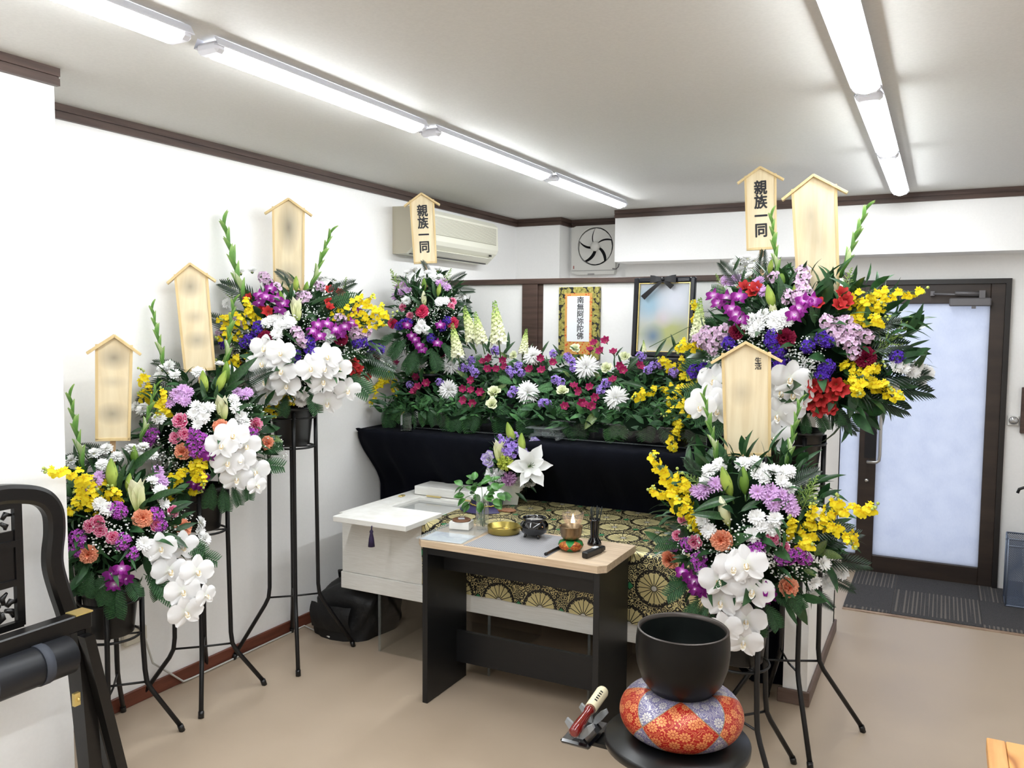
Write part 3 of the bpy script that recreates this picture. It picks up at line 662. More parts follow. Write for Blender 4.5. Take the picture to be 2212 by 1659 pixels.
# things on the incense table
Z = tz
def weave():
    t = NT('woven_grey_mat'); _, x, y, z = t.obj()
    a = t.math('SINE', t.math('MULTIPLY', t.math('ADD', x, y), 520.)); b = t.math('SINE', t.math('MULTIPLY', t.math('SUBTRACT', x, y), 520.))
    f = t.step(t.math('MAXIMUM', a, b), .75, .15)
    return t.bsdf(t.mix(f, srgb(168, 168, 170), srgb(96, 96, 102)), .5)
m = MB(); m.box((-1.70, ty0+.012, Z), (-1.33, 3.19, Z+.0015)); tag(obj('table_mat', m, weave()), 'woven grey mat with fine diagonal lattice on the oak tabletop', 'mat')
def card():
    t = NT('printed_leaflet'); _, x, y, z = t.obj(); n1 = t.noise(14, 3)
    c = t.ramp(t.noise(9, 2), [(.3, srgb(196, 204, 214)), (.55, srgb(232, 234, 236)), (.7, srgb(206, 212, 220))])
    ln = t.step(t.math('SINE', t.math('MULTIPLY', y, 520.)), .6, .3)
    return t.bsdf(t.mix(t.math('MULTIPLY', ln, t.step(n1, .52, .05)), c, srgb(120, 130, 150)), .35)
cdt = thing('acrylic_card_tray', 'leaflet under a clear acrylic sheet at the table corner', 'leaflet', (-1.81, 2.99, Z))
M = T(-1.815, 2.995, Z) @ RZ(radians(4))
m = MB(); m.box((-.10, -.125, .001), (.09, .015, .003), M); obj('leaflet', m, card(), cdt)
m = MB(); m.box((-.115, -.135, .004), (.105, .15, .009), M, bev=.001); obj('clear_sheet', m, thin_glass('clear_sheet', (.94, .95, .96), .9, .03, .12), cdt)
bx = thing('incense_box', 'white card box with a round brown tin lid on top', 'box', (-1.84, 3.09, Z+.009)); M = T(-1.838, 3.085, Z+.0095) @ RZ(radians(12))
m = MB(); m.box((-.045, -.035, 0), (.045, .035, .032), M, bev=.001); obj('carton', m, WHITEP, bx)
m = MB(); m.lathe([(.040, 0), (.041, .002), (.041, .006), (.038, .0075), (0, .0075)], 28, M @ T(0, 0, .0325)); l_ = obj('tin_lid', m, plain('copper_brown_tin', srgb(122, 84, 60), .35, .4), bx)
m = MB(); m.box((-.014, -.014, .0405), (.014, .014, .0413), M @ RZ(.4)); obj('label_print', m, plain('silver_label', srgb(190, 190, 194), .4), l_)
# vase with leafy sprigs
LEAF = speck('fresh_leaf_green', srgb(46, 92, 36), srgb(78, 134, 58), 30, .38, spec=.5, trans=.15)
LEAFD = speck('glossy_dark_leaf', srgb(30, 60, 34), srgb(50, 86, 46), 22, .34, spec=.5, trans=.06)
STEM = plain('stem_green', srgb(74, 104, 52), .55)
vs = thing('glass_vase', 'slim clear glass vase half filled with water on the incense table', 'vase', (-1.755, 3.115, Z+.01)); vc = (-1.752, 3.118, Z+.0095)
m = MB(); m.lathe([(.0, 0), (.026, 0), (.028, .004), (.028, .15), (.0265, .15), (.0265, .008), (0, .008)], 24, T(vc)); obj('glass', m, thin_glass('vase_glass', (.98, .99, .985), .9, .02, .03), vs)
m = MB(); m.lathe([(0, .0085), (.026, .0085), (.026, .085), (0, .085)], 24, T(vc)); obj('water', m, thin_glass('water', (.97, .98, .97), .6, 0, .02), vs)
def ovate(t): return max(.02, sin(pi*min(1, t*.98+.01)**.8))*1.0
sp = thing('leafy_sprigs', 'green leafy sprigs standing in the slim glass vase', 'sprig', (vc[0], vc[1], Z+.02))
r2 = random.Random(3); tips = [(1000, 1050), (1022, 1042), (1040, 1050), (1060, 1040), (1075, 1060), (1070, 1082), (1005, 1075), (1025, 1065), (1050, 1070), (1040, 1085), (1012, 1090), (1085, 1070), (1058, 1058), (1030, 1055)]
stems = MB()
for i, (px, py) in enumerate(tips):
    e = ony(px, py, vc[1]+r2.uniform(-.05, .05)); b0 = Vector((vc[0]+r2.uniform(-.012, .012), vc[1]+r2.uniform(-.012, .012), Z+.02)); k_ = Vector((vc[0]+(e.x-vc[0])*.25, vc[1]+(e.y-vc[1])*.25, Z+.15))
    if i % 2 == 0: stems.tube([b0, k_, (k_+e)/2+Vector((0, 0, .01)), e], .0016, 5)
    for q in range(3):
        m = MB(); d = (e-k_).normalized()+Vector((r2.uniform(-1, 1), r2.uniform(-1, .6), r2.uniform(-.8, .3)))*.9
        mm = T(e+Vector((r2.uniform(-.008, .008), r2.uniform(-.008, .008), r2.uniform(-.012, .012)))) @ align(Vector((0, -.6, .7))+Vector((r2.uniform(-.6, .6), r2.uniform(-.3, .3), 0)), d) @ RZ(pi/2)
        m.petal(mm, .05, .032, ovate, .1, -.7, .25, nu=5, nv=4); obj('leaf', m, LEAF, sp)
obj('stem', stems, STEM, sp)
# gold tray
GOLDT = plain('satin_gold', srgb(178, 158, 84), .32, .85)
gt = thing('gold_tray', 'round shallow satin gold dish between vase and censer', 'dish', (-1.665, 3.13, Z+.003))
m = MB(); m.lathe([(0, .004), (.062, .004), (.066, .006), (.068, .03), (.0705, .031), (.0705, .028), (.069, .002), (.066, 0), (0, 0)], 40, T(-1.652, 3.128, Z+.003)); obj('dish', m, GOLDT, gt)
m = MB()
for i in range(16): a = r2.uniform(0, 6.28); rr = .05*sqrt(r2.random()); m.ball((-1.652+rr*cos(a), 3.128+rr*sin(a), Z+.009), .004, 5, 3, sc=(1.4, 1, .6))
o = obj('incense_grains', m, plain('pale_grains', srgb(206, 190, 130), .6), gt); o['kind'] = 'stuff'
# censer
GLOSSB = plain('black_glazed_ceramic', srgb(9, 9, 14), .12, 0, .6, coat=.5)
ce = thing('incense_burner', 'round black glazed incense burner with three feet', 'censer', (-1.50, 3.13, Z)); cc = (-1.505, 3.125, Z+.012)
m = MB(); m.lathe([(0, 0), (.034, .001), (.052, .012), (.061, .03), (.060, .046), (.050, .058), (.046, .063), (.050, .069), (.053, .073), (.050, .075), (.046, .073), (.043, .066), (.043, .06), (0, .06)], 40, T(cc)); obj('bowl', m, GLOSSB, ce)
for a in (-pi/2-.9, -pi/2+.9, pi/2):
    m = MB(); m.tube([(cc[0]+.034*cos(a), cc[1]+.034*sin(a), cc[2]+.008), (cc[0]+.042*cos(a), cc[1]+.042*sin(a), Z+.002)], [.008, .0045], 8); obj('foot', m, GLOSSB, ce)
m = MB(); m.lathe([(0, .0615), (.042, .0615)], 24, T(cc)); obj('ash', m, speck('grey_ash', srgb(110, 108, 104), srgb(160, 158, 152), 200, .9), ce)
# patchwork ring cushions
def patch(name, c_main, c_alt, n, gold, scale, amp=1.0, lu=1.0, lv=.38):
    t = NT(name); _, u, v = t.uv()
    fu = t.math('ABSOLUTE', t.math('SUBTRACT', t.math('FRACT', t.math('MULTIPLY', u, n)), .5)); fv = t.math('MULTIPLY', t.math('ABSOLUTE', t.math('SUBTRACT', v, .46)), amp)
    alt = t.math('LESS_THAN', t.math('ADD', fu, fv), .5)
    cb = t.n('ShaderNodeCombineXYZ'); t.set(cb.inputs[0], t.math('MULTIPLY', u, lu)); t.set(cb.inputs[1], t.math('MULTIPLY', v, lv))
    vo = t.n('ShaderNodeTexVoronoi'); vo.voronoi_dimensions = '2D'; vo.inputs['Scale'].default_value = scale; vo.inputs['Randomness'].default_value = .6; t.t.links.new(cb.outputs[0], vo.inputs['Vector'])
    df = t.n('ShaderNodeVectorMath'); df.operation = 'SUBTRACT'; t.t.links.new(cb.outputs[0], df.inputs[0]); t.t.links.new(vo.outputs['Position'], df.inputs[1])
    sp = t.n('ShaderNodeSeparateXYZ'); t.t.links.new(df.outputs[0], sp.inputs[0]); d = t.math('MULTIPLY', t.math('SQRT', t.math('ADD', t.math('MULTIPLY', sp.outputs[0], sp.outputs[0]), t.math('MULTIPLY', sp.outputs[1], sp.outputs[1]))), scale)
    ang = t.math('ARCTAN2', sp.outputs[1], sp.outputs[0]); pc = t.math('COSINE', t.math('MULTIPLY', ang, 10.))
    flower = t.math('LESS_THAN', d, t.math('ADD', .34, t.math('MULTIPLY', pc, .045))); line = t.math('MULTIPLY', t.math('LESS_THAN', pc, -.82), t.math('GREATER_THAN', d, .12)); ringl = t.math('LESS_THAN', t.math('ABSOLUTE', t.math('SUBTRACT', d, .12)), .022)
    fl = t.math('MULTIPLY', flower, t.math('SUBTRACT', 1., t.math('MAXIMUM', line, ringl)))
    nz = t.noise(scale*1.5, 1, cb.outputs[0]); vine = t.math('MULTIPLY', t.math('LESS_THAN', t.math('ABSOLUTE', t.math('SINE', t.math('MULTIPLY', nz, 34.))), .42), t.math('GREATER_THAN', d, .44))
    f = t.math('MAXIMUM', fl, vine)
    ca = t.mix(f, c_alt, gold[0]); cm = t.mix(f, c_main, gold[1]); c = t.mix(alt, cm, ca)
    seam = t.math('LESS_THAN', t.math('ABSOLUTE', t.math('SUBTRACT', t.math('ADD', fu, fv), .5)), .008); c = t.mix(seam, c, srgb(150, 130, 90))
    return t.bsdf(c, .34, t.math('ADD', t.math('MULTIPLY', f, .35), .08), .5, bump=f, bstr=.3, bdist=.0008)
# small bell on the table
sb = thing('small_singing_bowl', 'small bronze bell bowl resting on a green and red cushion', 'bell', (-1.285, 3.0, Z)); sc0 = (-1.288, 3.012, Z)
bc = thing('small_bowl_cushion', 'small green ring cushion with red flower patches under the bronze bell', 'cushion', sc0)
m = MB(); m.lathe([(0, .004), (.03, .001), (.046, .012), (.051, .024), (.046, .038), (.03, .044), (0, .040)], 32, T(sc0)); obj('cover', m, patch('green_red_patchwork', srgb(26, 120, 56), srgb(140, 20, 20), 5, (srgb(214, 150, 60), srgb(30, 130, 62)), 60, 1.25, .32, .14), bc)
BRZ = speck('aged_bronze', srgb(120, 100, 76), srgb(150, 128, 100), 9, .34, stretch=(8, 8, .5), metal=.85)
m = MB(); m.lathe([(0, .044), (.024, .045), (.038, .055), (.0435, .072), (.0455, .096), (.047, .098), (.0465, .1), (.044, .099), (.042, .075), (.034, .06), (0, .052)], 36, T(sc0)); obj('bowl', m, BRZ, sb)
m = MB(); a = onz(1178, 1197, Z+.008); b = onz(1212, 1180, Z+.008); m.tube([a, a+(b-a)*.08, a+(b-a)*.15, b], [.006, .006, .0048, .0058], 8); tag(obj('bell_striker', m, BLACKP), 'short black striker stick beside the small bronze bell', 'striker')
# candle in lotus glass
cn = thing('lotus_candle', 'glowing candle light in a clear lotus shaped glass cup', 'candle', (-1.30, 3.13, Z)); kc = Vector((-1.322, 3.11, Z+.0015))
PINKG = thin_glass('pink_tinted_glass', (.95, .88, .86), .9, .05, .08)
m = MB(); m.lathe([(0, 0), (.03, 0), (.03, .008), (.012, .014), (.01, .05), (.02, .06), (.03, .064), (0, .066)], 20, T(kc)); obj('glass_foot', m, PINKG, cn)
for k in range(8):
    m = MB(); m.petal(T(kc+Vector((0, 0, .064))) @ RZ(k*pi/4) @ T(.016, 0, 0), .075, .036, lambda t: .5+.6*sin(pi*(t*.8+.1)) if t < .95 else .35, .75, .75, .3, nu=6, nv=4); obj('glass_petal', m, PINKG, cn)
FLM = NT('flame_glow'); e_ = FLM.n('ShaderNodeEmission'); e_.inputs[0].default_value = (1, .55, .22, 1); e_.inputs[1].default_value = 7; FLM.t.links.new(e_.outputs[0], FLM.out.inputs[0])
m = MB(); m.lathe([(0, .076), (.006, .082), (.0085, .092), (.005, .108), (0, .124)], 12, T(kc)); obj('flame', m, FLM.m, cn)
m = MB(); m.lathe([(0, .066), (.016, .066), (.016, .078), (0, .078)], 16, T(kc)); obj('wax', m, plain('pale_wax', srgb(246, 226, 206), .5), cn)
# incense holder with sticks
ih = thing('incense_stick_holder', 'tall black glazed holder filled with dark incense sticks', 'incense holder', (-1.235, 3.15, Z)); hc = (-1.238, 3.14, Z)
m = MB(); m.lathe([(0, 0), (.029, 0), (.030, .006), (.025, .018), (.018, .028), (.0175, .034), (.0185, .07), (.021, .10), (.023, .107), (.020, .107), (.017, .1), (.015, .04), (0, .036)], 28, T(hc)); obj('holder', m, GLOSSB, ih)
INC = plain('dark_green_incense', srgb(22, 30, 28), .7)
for k in range(22):
    a = r2.uniform(0, 6.28); q = r2.random()**.5; m = MB(); m.tube([(hc[0]+.010*q*cos(a), hc[1]+.010*q*sin(a), hc[2]+.05), (hc[0]+.030*q*cos(a)+.002, hc[1]+.030*q*sin(a), hc[2]+.150+.008*r2.random())], .0013, 5); obj('incense_stick', m, INC, ih)
# lighter
lg = thing('gas_lighter', 'chunky black gas lighter with a grey label on the oak top', 'lighter', (-1.2, 3.0, Z)); a = onz(1262, 1207, Z); b = onz(1303, 1190, Z); d = (b-a); M = T((a+b)/2) @ RZ(atan2(d.y, d.x)); L2 = d.length/2
m = MB(); m.box((-L2, -.013, 0), (L2*.6, .013, .026), M, bev=.004); m.box((L2*.6, -.010, .003), (L2*1.05, .010, .022), M, bev=.004); o = obj('body', m, BLACKP, lg)
m = MB(); m.box((-.006, -.009, .026), (.022, .009, .0295), M, bev=.001); obj('label', m, plain('pale_label', srgb(196, 200, 204), .4), lg)
m = MB(); m.box((-L2-.001, -.004, .009), (-L2+.001, .004, .017), M); obj('nozzle', m, plain('nozzle_black', (.005, .005, .005), .3), lg)
# things on the coffin
Zc = bzt+.002
bq = onz(1088, 1082, Zc); 
capc = onz(1052, 1098, Zc); cp_ = thing('seaman_cap', 'white and navy peaked cap with gold braid on the brocade', 'cap', (capc.x, capc.y, Zc))
NAVYC = plain('navy_felt', srgb(44, 40, 78), .8); WHC = speck('white_cotton', srgb(232, 232, 228), srgb(244, 244, 242), 60, .85)
Mc = T(capc.x, capc.y, Zc) @ RZ(radians(-8))
m = MB(); m.lathe([(.080, .022), (.082, .05), (.079, .052)], 32, Mc); b1_ = obj('hat_band', m, NAVYC, cp_)
m = MB(); m.lathe([(.079, .05), (.095, .062), (.097, .072), (.085, .088), (.05, .1), (0, .102)], 32, Mc); obj('crown_top', m, WHC, cp_)
m = MB(); rows = []
for i in range(5):
    rr = .078+.055*i/4; rows.append([Mc @ Vector((rr*cos(a)*1.0, rr*sin(a)*1.05, .024-.022*(i/4)**1.3)) for a in [-pi/2-1.15+2.3*k/16 for k in range(17)]])
m.grid(rows, 0); obj('peak', m, plain('navy_peak', srgb(48, 42, 84), .45), cp_)
m = MB(); m.tube([Mc @ Vector((.084*cos(a), .084*sin(a), .028+.002*sin(a*20))) for a in [-pi/2-1.25+2.5*k/20 for k in range(21)]], .0035, 6); obj('gold_braid', m, plain('gold_cord', srgb(214, 190, 92), .45, .4), cp_)
for s_ in (-1, 1): m = MB(); m.ball((.084*cos(-pi/2+s_*1.25), .084*sin(-pi/2+s_*1.25), .028), .006, 8, 6, 0, Mc); obj('button', m, BRASS, cp_)
for ch_, a in zip('EZiA', (.12, .31, .45, .57)):
    tm = text_mesh(ch_, .024, WHITEP, .0006, .0004); aa = -pi/2+a; obj('lettering', tm, plain('gold_letter', srgb(222, 214, 176), .5), b1_, Mc @ T(.0832*cos(aa), .0832*sin(aa), .040) @ RZ(aa+pi/2) @ RX(pi/2))
# wooden fan shaped rosette (paddle)
wp = onz(1098, 1104, Zc); m = MB(); m.lathe([(0, .012), (.018, .0118), (.032, .009), (.036, .004), (.034, 0), (0, 0)], 28, T(wp.x, wp.y, Zc) @ SC(1.15, .85, 1)); 
m.tube([(wp.x-.03, wp.y-.012, Zc+.004), (wp.x-.075, wp.y-.055, Zc+.004)], [.009, .004], 8)
tag(obj('wooden_paddle', m, speck('carved_brown_wood', srgb(120, 82, 58), srgb(158, 112, 82), 40, .6, .4)), 'small round brown wooden paddle lying on the brocade by the cap', 'paddle')
# ================================================================== big bell on a stool
st = thing('round_stool', 'round black stool carrying the patchwork cushion and big bell', 'stool', (-.623, 2.231, 0)); SX, SY, SZ = -.623, 2.231, .45
SATB = plain('satin_black_wood', srgb(9, 9, 10), .33, 0, .5)
m = MB(); m.lathe([(0, SZ-.028), (.196, SZ-.028), (.2015, SZ-.024), (.203, SZ-.006), (.198, SZ), (0, SZ)], 56, T(SX, SY, 0)); obj('seat', m, SATB, st)
for k in range(4):
    a = pi/4+k*pi/2+.2; m = MB(); m.tube([(SX+.12*cos(a), SY+.12*sin(a), SZ-.028), (SX+.17*cos(a), SY+.17*sin(a), 0)], .012, 10); obj('leg', m, SATB, st)
m = MB(); m.tube([(SX+.145*cos(2*pi*k/24), SY+.145*sin(2*pi*k/24), .2) for k in range(25)], .006, 6, cap=False); obj('foot_ring', m, SATB, st)
bcu = thing('bell_cushion', 'large red and silver patchwork brocade ring cushion on the black stool', 'cushion', (SX, SY+.01, SZ)); BC = (SX+.005, SY+.02, SZ)
m = MB(); prof = [(0, .012), (.08, .004), (.125, .006), (.158, .026), (.172, .056), (.168, .086), (.148, .112), (.115, .128), (.085, .130), (.05, .122), (0, .116)]
prof2 = []
for k in range(len(prof)-1):
    for q in range(4):
        t_ = q/4; p0 = prof[max(k-1, 0)]; p1 = prof[k]; p2 = prof[k+1]; p3 = prof[min(k+2, len(prof)-1)]
        cr_ = lambda i: .5*((2*p1[i])+(-p0[i]+p2[i])*t_+(2*p0[i]-5*p1[i]+4*p2[i]-p3[i])*t_*t_+(-p0[i]+3*p1[i]-3*p2[i]+p3[i])*t_**3)
        prof2.append((max(0, cr_(0)), cr_(1)))
prof2.append(prof[-1])
m.lathe(prof2, 64, T(BC) @ RZ(.58)); obj('cover', m, patch('red_lavender_brocade', srgb(112, 106, 142), srgb(164, 20, 16), 5, (srgb(222, 146, 92), srgb(196, 192, 188)), 24, 1.45), bcu)
bb = thing('big_bell_bowl', 'large dark bronze temple bell bowl on the patchwork cushion', 'bell', (BC[0], BC[1], SZ+.11)); 
def patina():
    t = NT('dark_patina_bronze'); f = t.noise(10, 4); return t.bsdf(t.ramp(f, [(.3, srgb(9, 9, 9)), (.7, srgb(15, 14, 14))]), .36, .15, .3)
def patin2():
    t = NT('green_black_patina'); f = t.noise(16, 4); return t.bsdf(t.ramp(f, [(.3, srgb(8, 13, 12)), (.7, srgb(18, 25, 23))]), .55, .3, .4)
bz = SZ+.105
m = MB(); m.lathe([(0, .004), (.05, .005), (.085, .022), (.112, .055), (.127, .1), (.131, .135), (.130, .17), (.127, .195), (.127, .2)], 56, T(BC[0], BC[1], bz), 0); m.lathe([(.127, .2), (.124, .203), (.1195, .2), (.1185, .19)], 56, T(BC[0], BC[1], bz), 2); m.lathe([(.1185, .19), (.121, .15), (.117, .1), (.1, .05), (.06, .022), (0, .018)], 56, T(BC[0], BC[1], bz), 1)
obj('bowl', m, [patina(), patin2(), plain('worn_rim', srgb(70, 64, 60), .35, .5)], bb)
# striker rest and striker
ma, mb_ = onz(1238, 1585, SZ-.005), onz(1303, 1492, SZ+.03); dv = (mb_-ma); ML = dv.length; rc = (ma+mb_)/2
rest = thing('striker_rest', 'black striker rest with four grey cradle wings beside the stool', 'striker rest', (rc.x, rc.y, SZ-.06))
Mr = T(rc.x-.004, rc.y-.012, SZ-.052) @ RZ(atan2(dv.y, dv.x))
m = MB(); m.box((-.075, -.042, -.008), (.085, .05, .008), Mr, bev=.006); obj('tray', m, GLOSSB, rest)
m = MB(); m.box((-.02, -.09, -.02), (.05, .0, -.0085), Mr); obj('bracket', m, SATB, rest)
GW = plain('grey_painted_wood', srgb(150, 154, 156), .5)
for xx in (-.045, .06):
    for s_ in (-1, 1):
        m = MB(); pts = [(0, 0), (.012, 0), (.030, .018), (.046, .040), (.040, .052), (.022, .040), (.006, .022)]
        for yy, fl in ((-.005, 1), (.005, -1)):
            b = len(m.v); m.v.extend([Mr @ Vector((xx+yy, s_*a, .008+z)) for a, z in pts]); m.face([b+k for k in range(7)][::fl], 0, None, False)
        for k in range(7):
            b = len(m.v); p_, q_ = pts[k], pts[(k+1) % 7]; m.v.extend([Mr @ Vector((xx-.005, s_*p_[0], .008+p_[1])), Mr @ Vector((xx+.005, s_*p_[0], .008+p_[1])), Mr @ Vector((xx+.005, s_*q_[0], .008+q_[1])), Mr @ Vector((xx-.005, s_*q_[0], .008+q_[1]))]); m.face((b, b+1, b+2, b+3), 0, None, False)
        obj('cradle_wing', m, GW, rest)
sk_ = thing('bell_mallet', 'red lacquered mallet with a cream leather head on the rest', 'mallet', (rc.x, rc.y, SZ-.01))
ux = dv.normalized(); pt = lambda t: ma+dv*t
m = MB(); m.tube([pt(t) for t in (0, .02, .12, .3, .45, .5, .56)], [.008, .0155, .017, .0145, .012, .0155, .0165], 16); obj('handle', m, plain('red_lacquer', srgb(112, 14, 12), .15, 0, .6, coat=.6), sk_)
m = MB(); m.tube([pt(t) for t in (.561, .58, .96, .99, 1.0)], [.0165, .0185, .0195, .0175, .010], 18); h_ = obj('head', m, plain('cream_leather', srgb(222, 212, 178), .5), sk_)
m = MB(); sdv = ux.cross((CAM-rc).normalized()).normalized(); nn_ = sdv.cross(ux).normalized()
for k in range(5):
    c_ = pt(.66+k*.05)+nn_*.0194-sdv*.002; M_ = T(c_) @ Matrix((ux, sdv, ux.cross(sdv))).transposed().to_4x4(); m.box((-.0018, -.0045, -.0012), (.0018, .0045, .0012), M_)
obj('stamp_mark', m, LETTER, h_)
# ================================================================== folded chair
chair = thing('folding_armchair', 'black lacquered folding armchair with carved splat, folded against the pillar', 'chair', (-2.42, 1.4, 0))
CB = speck('black_lacquered_wood', srgb(10, 9, 10), srgb(16, 14, 14), 12, .3, spec=.5, stretch=(1, 1, 6))
XB_ = -2.485
raw = [(0, 1069), (40, 1067), (75, 1070), (100, 1082), (116, 1108), (119, 1150), (115, 1190), (116, 1225), (128, 1270), (146, 1325), (160, 1380)]
P = [onx(px, py, XB_) for px, py in raw]; Yc = P[0].y-.005
mirror = lambda v: Vector((v.x, 2*Yc-v.y, v.z))
path = [mirror(p) for p in reversed(P[1:])] + P
def sweep(mb, pts, w, d):
    rows = []
    for i, p in enumerate(pts):
        t_ = (pts[min(i+1, len(pts)-1)]-pts[max(0, i-1)]).normalized(); nrm = Vector((1, 0, 0)); sd = t_.cross(nrm).normalized()
        rows.append([p+sd*a*w+nrm*b_*d for a, b_ in ((-.5, -.5), (.5, -.5), (.5, .3), (.3, .5), (-.3, .5), (-.5, .3))])
    mb.grid(rows, 0, None, False, True)
    b = len(mb.v); mb.v.extend(rows[0]); mb.face([b+k for k in range(6)], 0, None, False); b = len(mb.v); mb.v.extend(rows[-1]); mb.face([b+5-k for k in range(6)], 0, None, False)
# resample smoother
def smooth_path(pts, n=5):
    o = []
    for k in range(len(pts)-1):
        p0, p1, p2, p3 = pts[max(k-1, 0)], pts[k], pts[k+1], pts[min(k+2, len(pts)-1)]
        for q in range(n):
            t_ = q/n; o.append(.5*((2*p1)+(p2-p0)*t_+(2*p0-5*p1+4*p2-p3)*t_*t_+(3*p1-p0-3*p2+p3)*t_**3))
    o.append(pts[-1]); return o
m = MB(); sweep(m, smooth_path(path), .058, .034); obj('back_frame', m, CB, chair)
# splat with carved openings
zt, zb = onx(30, 1085, XB_).z, onx(60, 1345, XB_).z; hw = .058
sp_ = MB(); Zs = [zt, zt-.10, zt-.115, zt-.20, zt-.215, zb]
sp_.box((XB_-.008, Yc-hw, zb), (XB_+.010, Yc-hw+.022, zt)); sp_.box((XB_-.008, Yc+hw-.022+.004, zb), (XB_+.010, Yc+hw+.006, zt))
for z_1 in (zt-.006, zt-.125, zt-.245, zb+.006): sp_.box((XB_-.009, Yc-hw+.02, z_1-.010), (XB_+.011, Yc+hw, z_1+.010))
sp_.box((XB_-.004, Yc-hw+.02, zt-.24), (XB_+.004, Yc+hw-.02, zt-.13)); sp_.box((XB_-.004, Yc-hw+.02, zt-.12), (XB_+.004, Yc+hw-.02, zt-.085))
obj('splat', sp_, CB, chair)
for k in range(6):   # carved flower of the lower field, leaf shaped ribs
    a = k*pi/3+.2; m = MB(); cz = (zt-.25+zb)/2
    m.tube([(XB_, Yc+.012*cos(a), cz+.012*sin(a)), (XB_, Yc+.03*cos(a+.35), cz+.03*sin(a+.35)), (XB_, Yc+.048*cos(a), cz+.048*sin(a))], [.007, .010, .004], 6); obj('carved_leaf', m, CB, chair)
for k in range(4):
    a = k*pi/2+.4; m = MB(); cz = zt-.05
    m.tube([(XB_, Yc+.008*cos(a), cz+.008*sin(a)), (XB_, Yc+.026*cos(a+.4), cz+.026*sin(a+.4)), (XB_, Yc+.04*cos(a), cz+.032*sin(a))], [.006, .009, .004], 6); obj('carved_leaf', m, CB, chair)
XF = -2.37
pe = onx(188, 1322, XF); L_ = 2*(pe.y-Yc)
m = MB(); m.box((XF-.025, pe.y-L_, pe.z-.045), (XF+.025, pe.y, pe.z+.008), bev=.004); rail = obj('seat_rail', m, CB, chair)
m = MB(); m.box((XF-.026, pe.y-.055, pe.z+.006), (XF+.027, pe.y+.002, pe.z+.0105)); obj('brass_corner', m, BRASS, rail)
m = MB(); m.box((XF-.0255, pe.y-.02, pe.z-.075), (XF+.02, pe.y-.002, pe.z-.04)); obj('rail_tenon', m, CB, rail)
XR_ = -2.33; pr = onx(78, 1432, XR_); pr2 = onx(150, 1400, XR_)
PAD = plain('charcoal_leatherette', srgb(22, 24, 30), .45); STR = plain('grey_webbing', srgb(62, 66, 76), .7)
m = MB(); ra = .058; ye = pr2.y; cz_ = (onx(150, 1375, XR_).z+onx(150, 1450, XR_).z)/2
m.tube([(XR_, ye-.62, cz_), (XR_, ye-.005, cz_), (XR_, ye, cz_)], [ra, ra, ra-.006], 22); roll = obj('rolled_seat', m, PAD, chair)
for dy in (.095, .26):
    m = MB(); m.tube([(XR_, ye-dy-.014, cz_), (XR_, ye-dy+.014, cz_)], ra+.0025, 22); obj('strap', m, STR, roll)
def leg(pxs, X, w=.042, d=.034, nm='leg'):
    a, b = onx(*pxs[0], X), onx(*pxs[1], X); e = a+(b-a)*(a.z/(a.z-b.z)); t_ = (e-a).normalized()
    m = MB(); sd = Vector((0, 1, 0)); rows = []
    for p in (a, e): rows.append([p+sd*u_*w+Vector((1, 0, 0))*v_*d for u_, v_ in ((-.5, -.5), (.5, -.5), (.5, .5), (-.5, .5))])
    m.grid(rows, 0, None, False, True); b_ = len(m.v); m.v.extend(rows[0]); m.face((b_, b_+1, b_+2, b_+3), 0, None, False); b_ = len(m.v); m.v.extend(rows[1]); m.face((b_+3, b_+2, b_+1, b_), 0, None, False)
    o = obj(nm, m, CB, chair)
    m2 = MB()
    for i, r_ in enumerate(rows): rows[i] = [mirror(v) for v in r_]
    m2.grid(rows, 0, None, False, True); obj(nm, m2, CB, chair); return o
l1 = leg([(172, 1345), (200, 1659)], XF, .044); leg([(186, 1372), (258, 1659)], XF+.036, .034); leg([(155, 1345), (178, 1560)], XF-.04, .04); leg([(192, 1480), (240, 1659)], XF-.07, .03)
m = MB(); p = onx(167, 1510, XF+.02); m.box((XF+.012, p.y-.012, p.z-.02), (XF+.024, p.y+.008, p.z+.02)); m.ball((XF+.026, p.y, p.z), .006, 8, 6); obj('brass_hinge', m, BRASS, l1)
# ================================================================== black bag
bg = thing('black_bag', 'slumped black fabric bag on the floor below the coffin head', 'bag', (-2.72, 3.42, 0)); r3 = random.Random(5)
BAG = speck('black_nylon', srgb(6, 6, 8), srgb(11, 11, 14), 40, .6, .5, bdist=.004)
m = MB(); rows = []; NB = 40
for i in range(13):
    t_ = i/12; z = .285*t_; row = []
    for k in range(NB):
        a = 2*pi*k/NB; e = .55; c_, s_ = cos(a), sin(a); sx_ = math.copysign(abs(c_)**e, c_); sy_ = math.copysign(abs(s_)**e, s_)
        w_ = 1+.04*sin(3*a+t_*5)+.03*sin(7*a-t_*9)+.02*sin(11*a+t_*14); sh = (1 if t_ < .7 else 1-.6*((t_-.7)/.3)**2)
        row.append((-2.70+.15*t_*.3+sx_*.185*w_*sh+.02*t_, 3.45+sy_*.19*w_*sh, z+.012*sin(4*a+2)*t_))
    rows.append(row)
m.grid(rows, 0, None, True, True); b = len(m.v); m.v.extend(rows[-1]); m.face([b+k for k in range(NB)], 0); obj('body', m, BAG, bg)
m = MB(); m.tube([(-2.78, 3.42, .268), (-2.77, 3.40, .305), (-2.70, 3.40, .318), (-2.63, 3.41, .305), (-2.62, 3.43, .268)], .009, 8); obj('handle', m, BAG, bg)
m = MB(); rows = [[(-2.83+.25*i/10, 3.252-.018*sin(pi*i/10)-.016*sin(pi*j/6)+.004*sin(i*2+j), .05+.13*j/6) for i in range(11)] for j in range(7)]; m.grid(rows, 0); obj('front_pocket', m, BAG, bg)
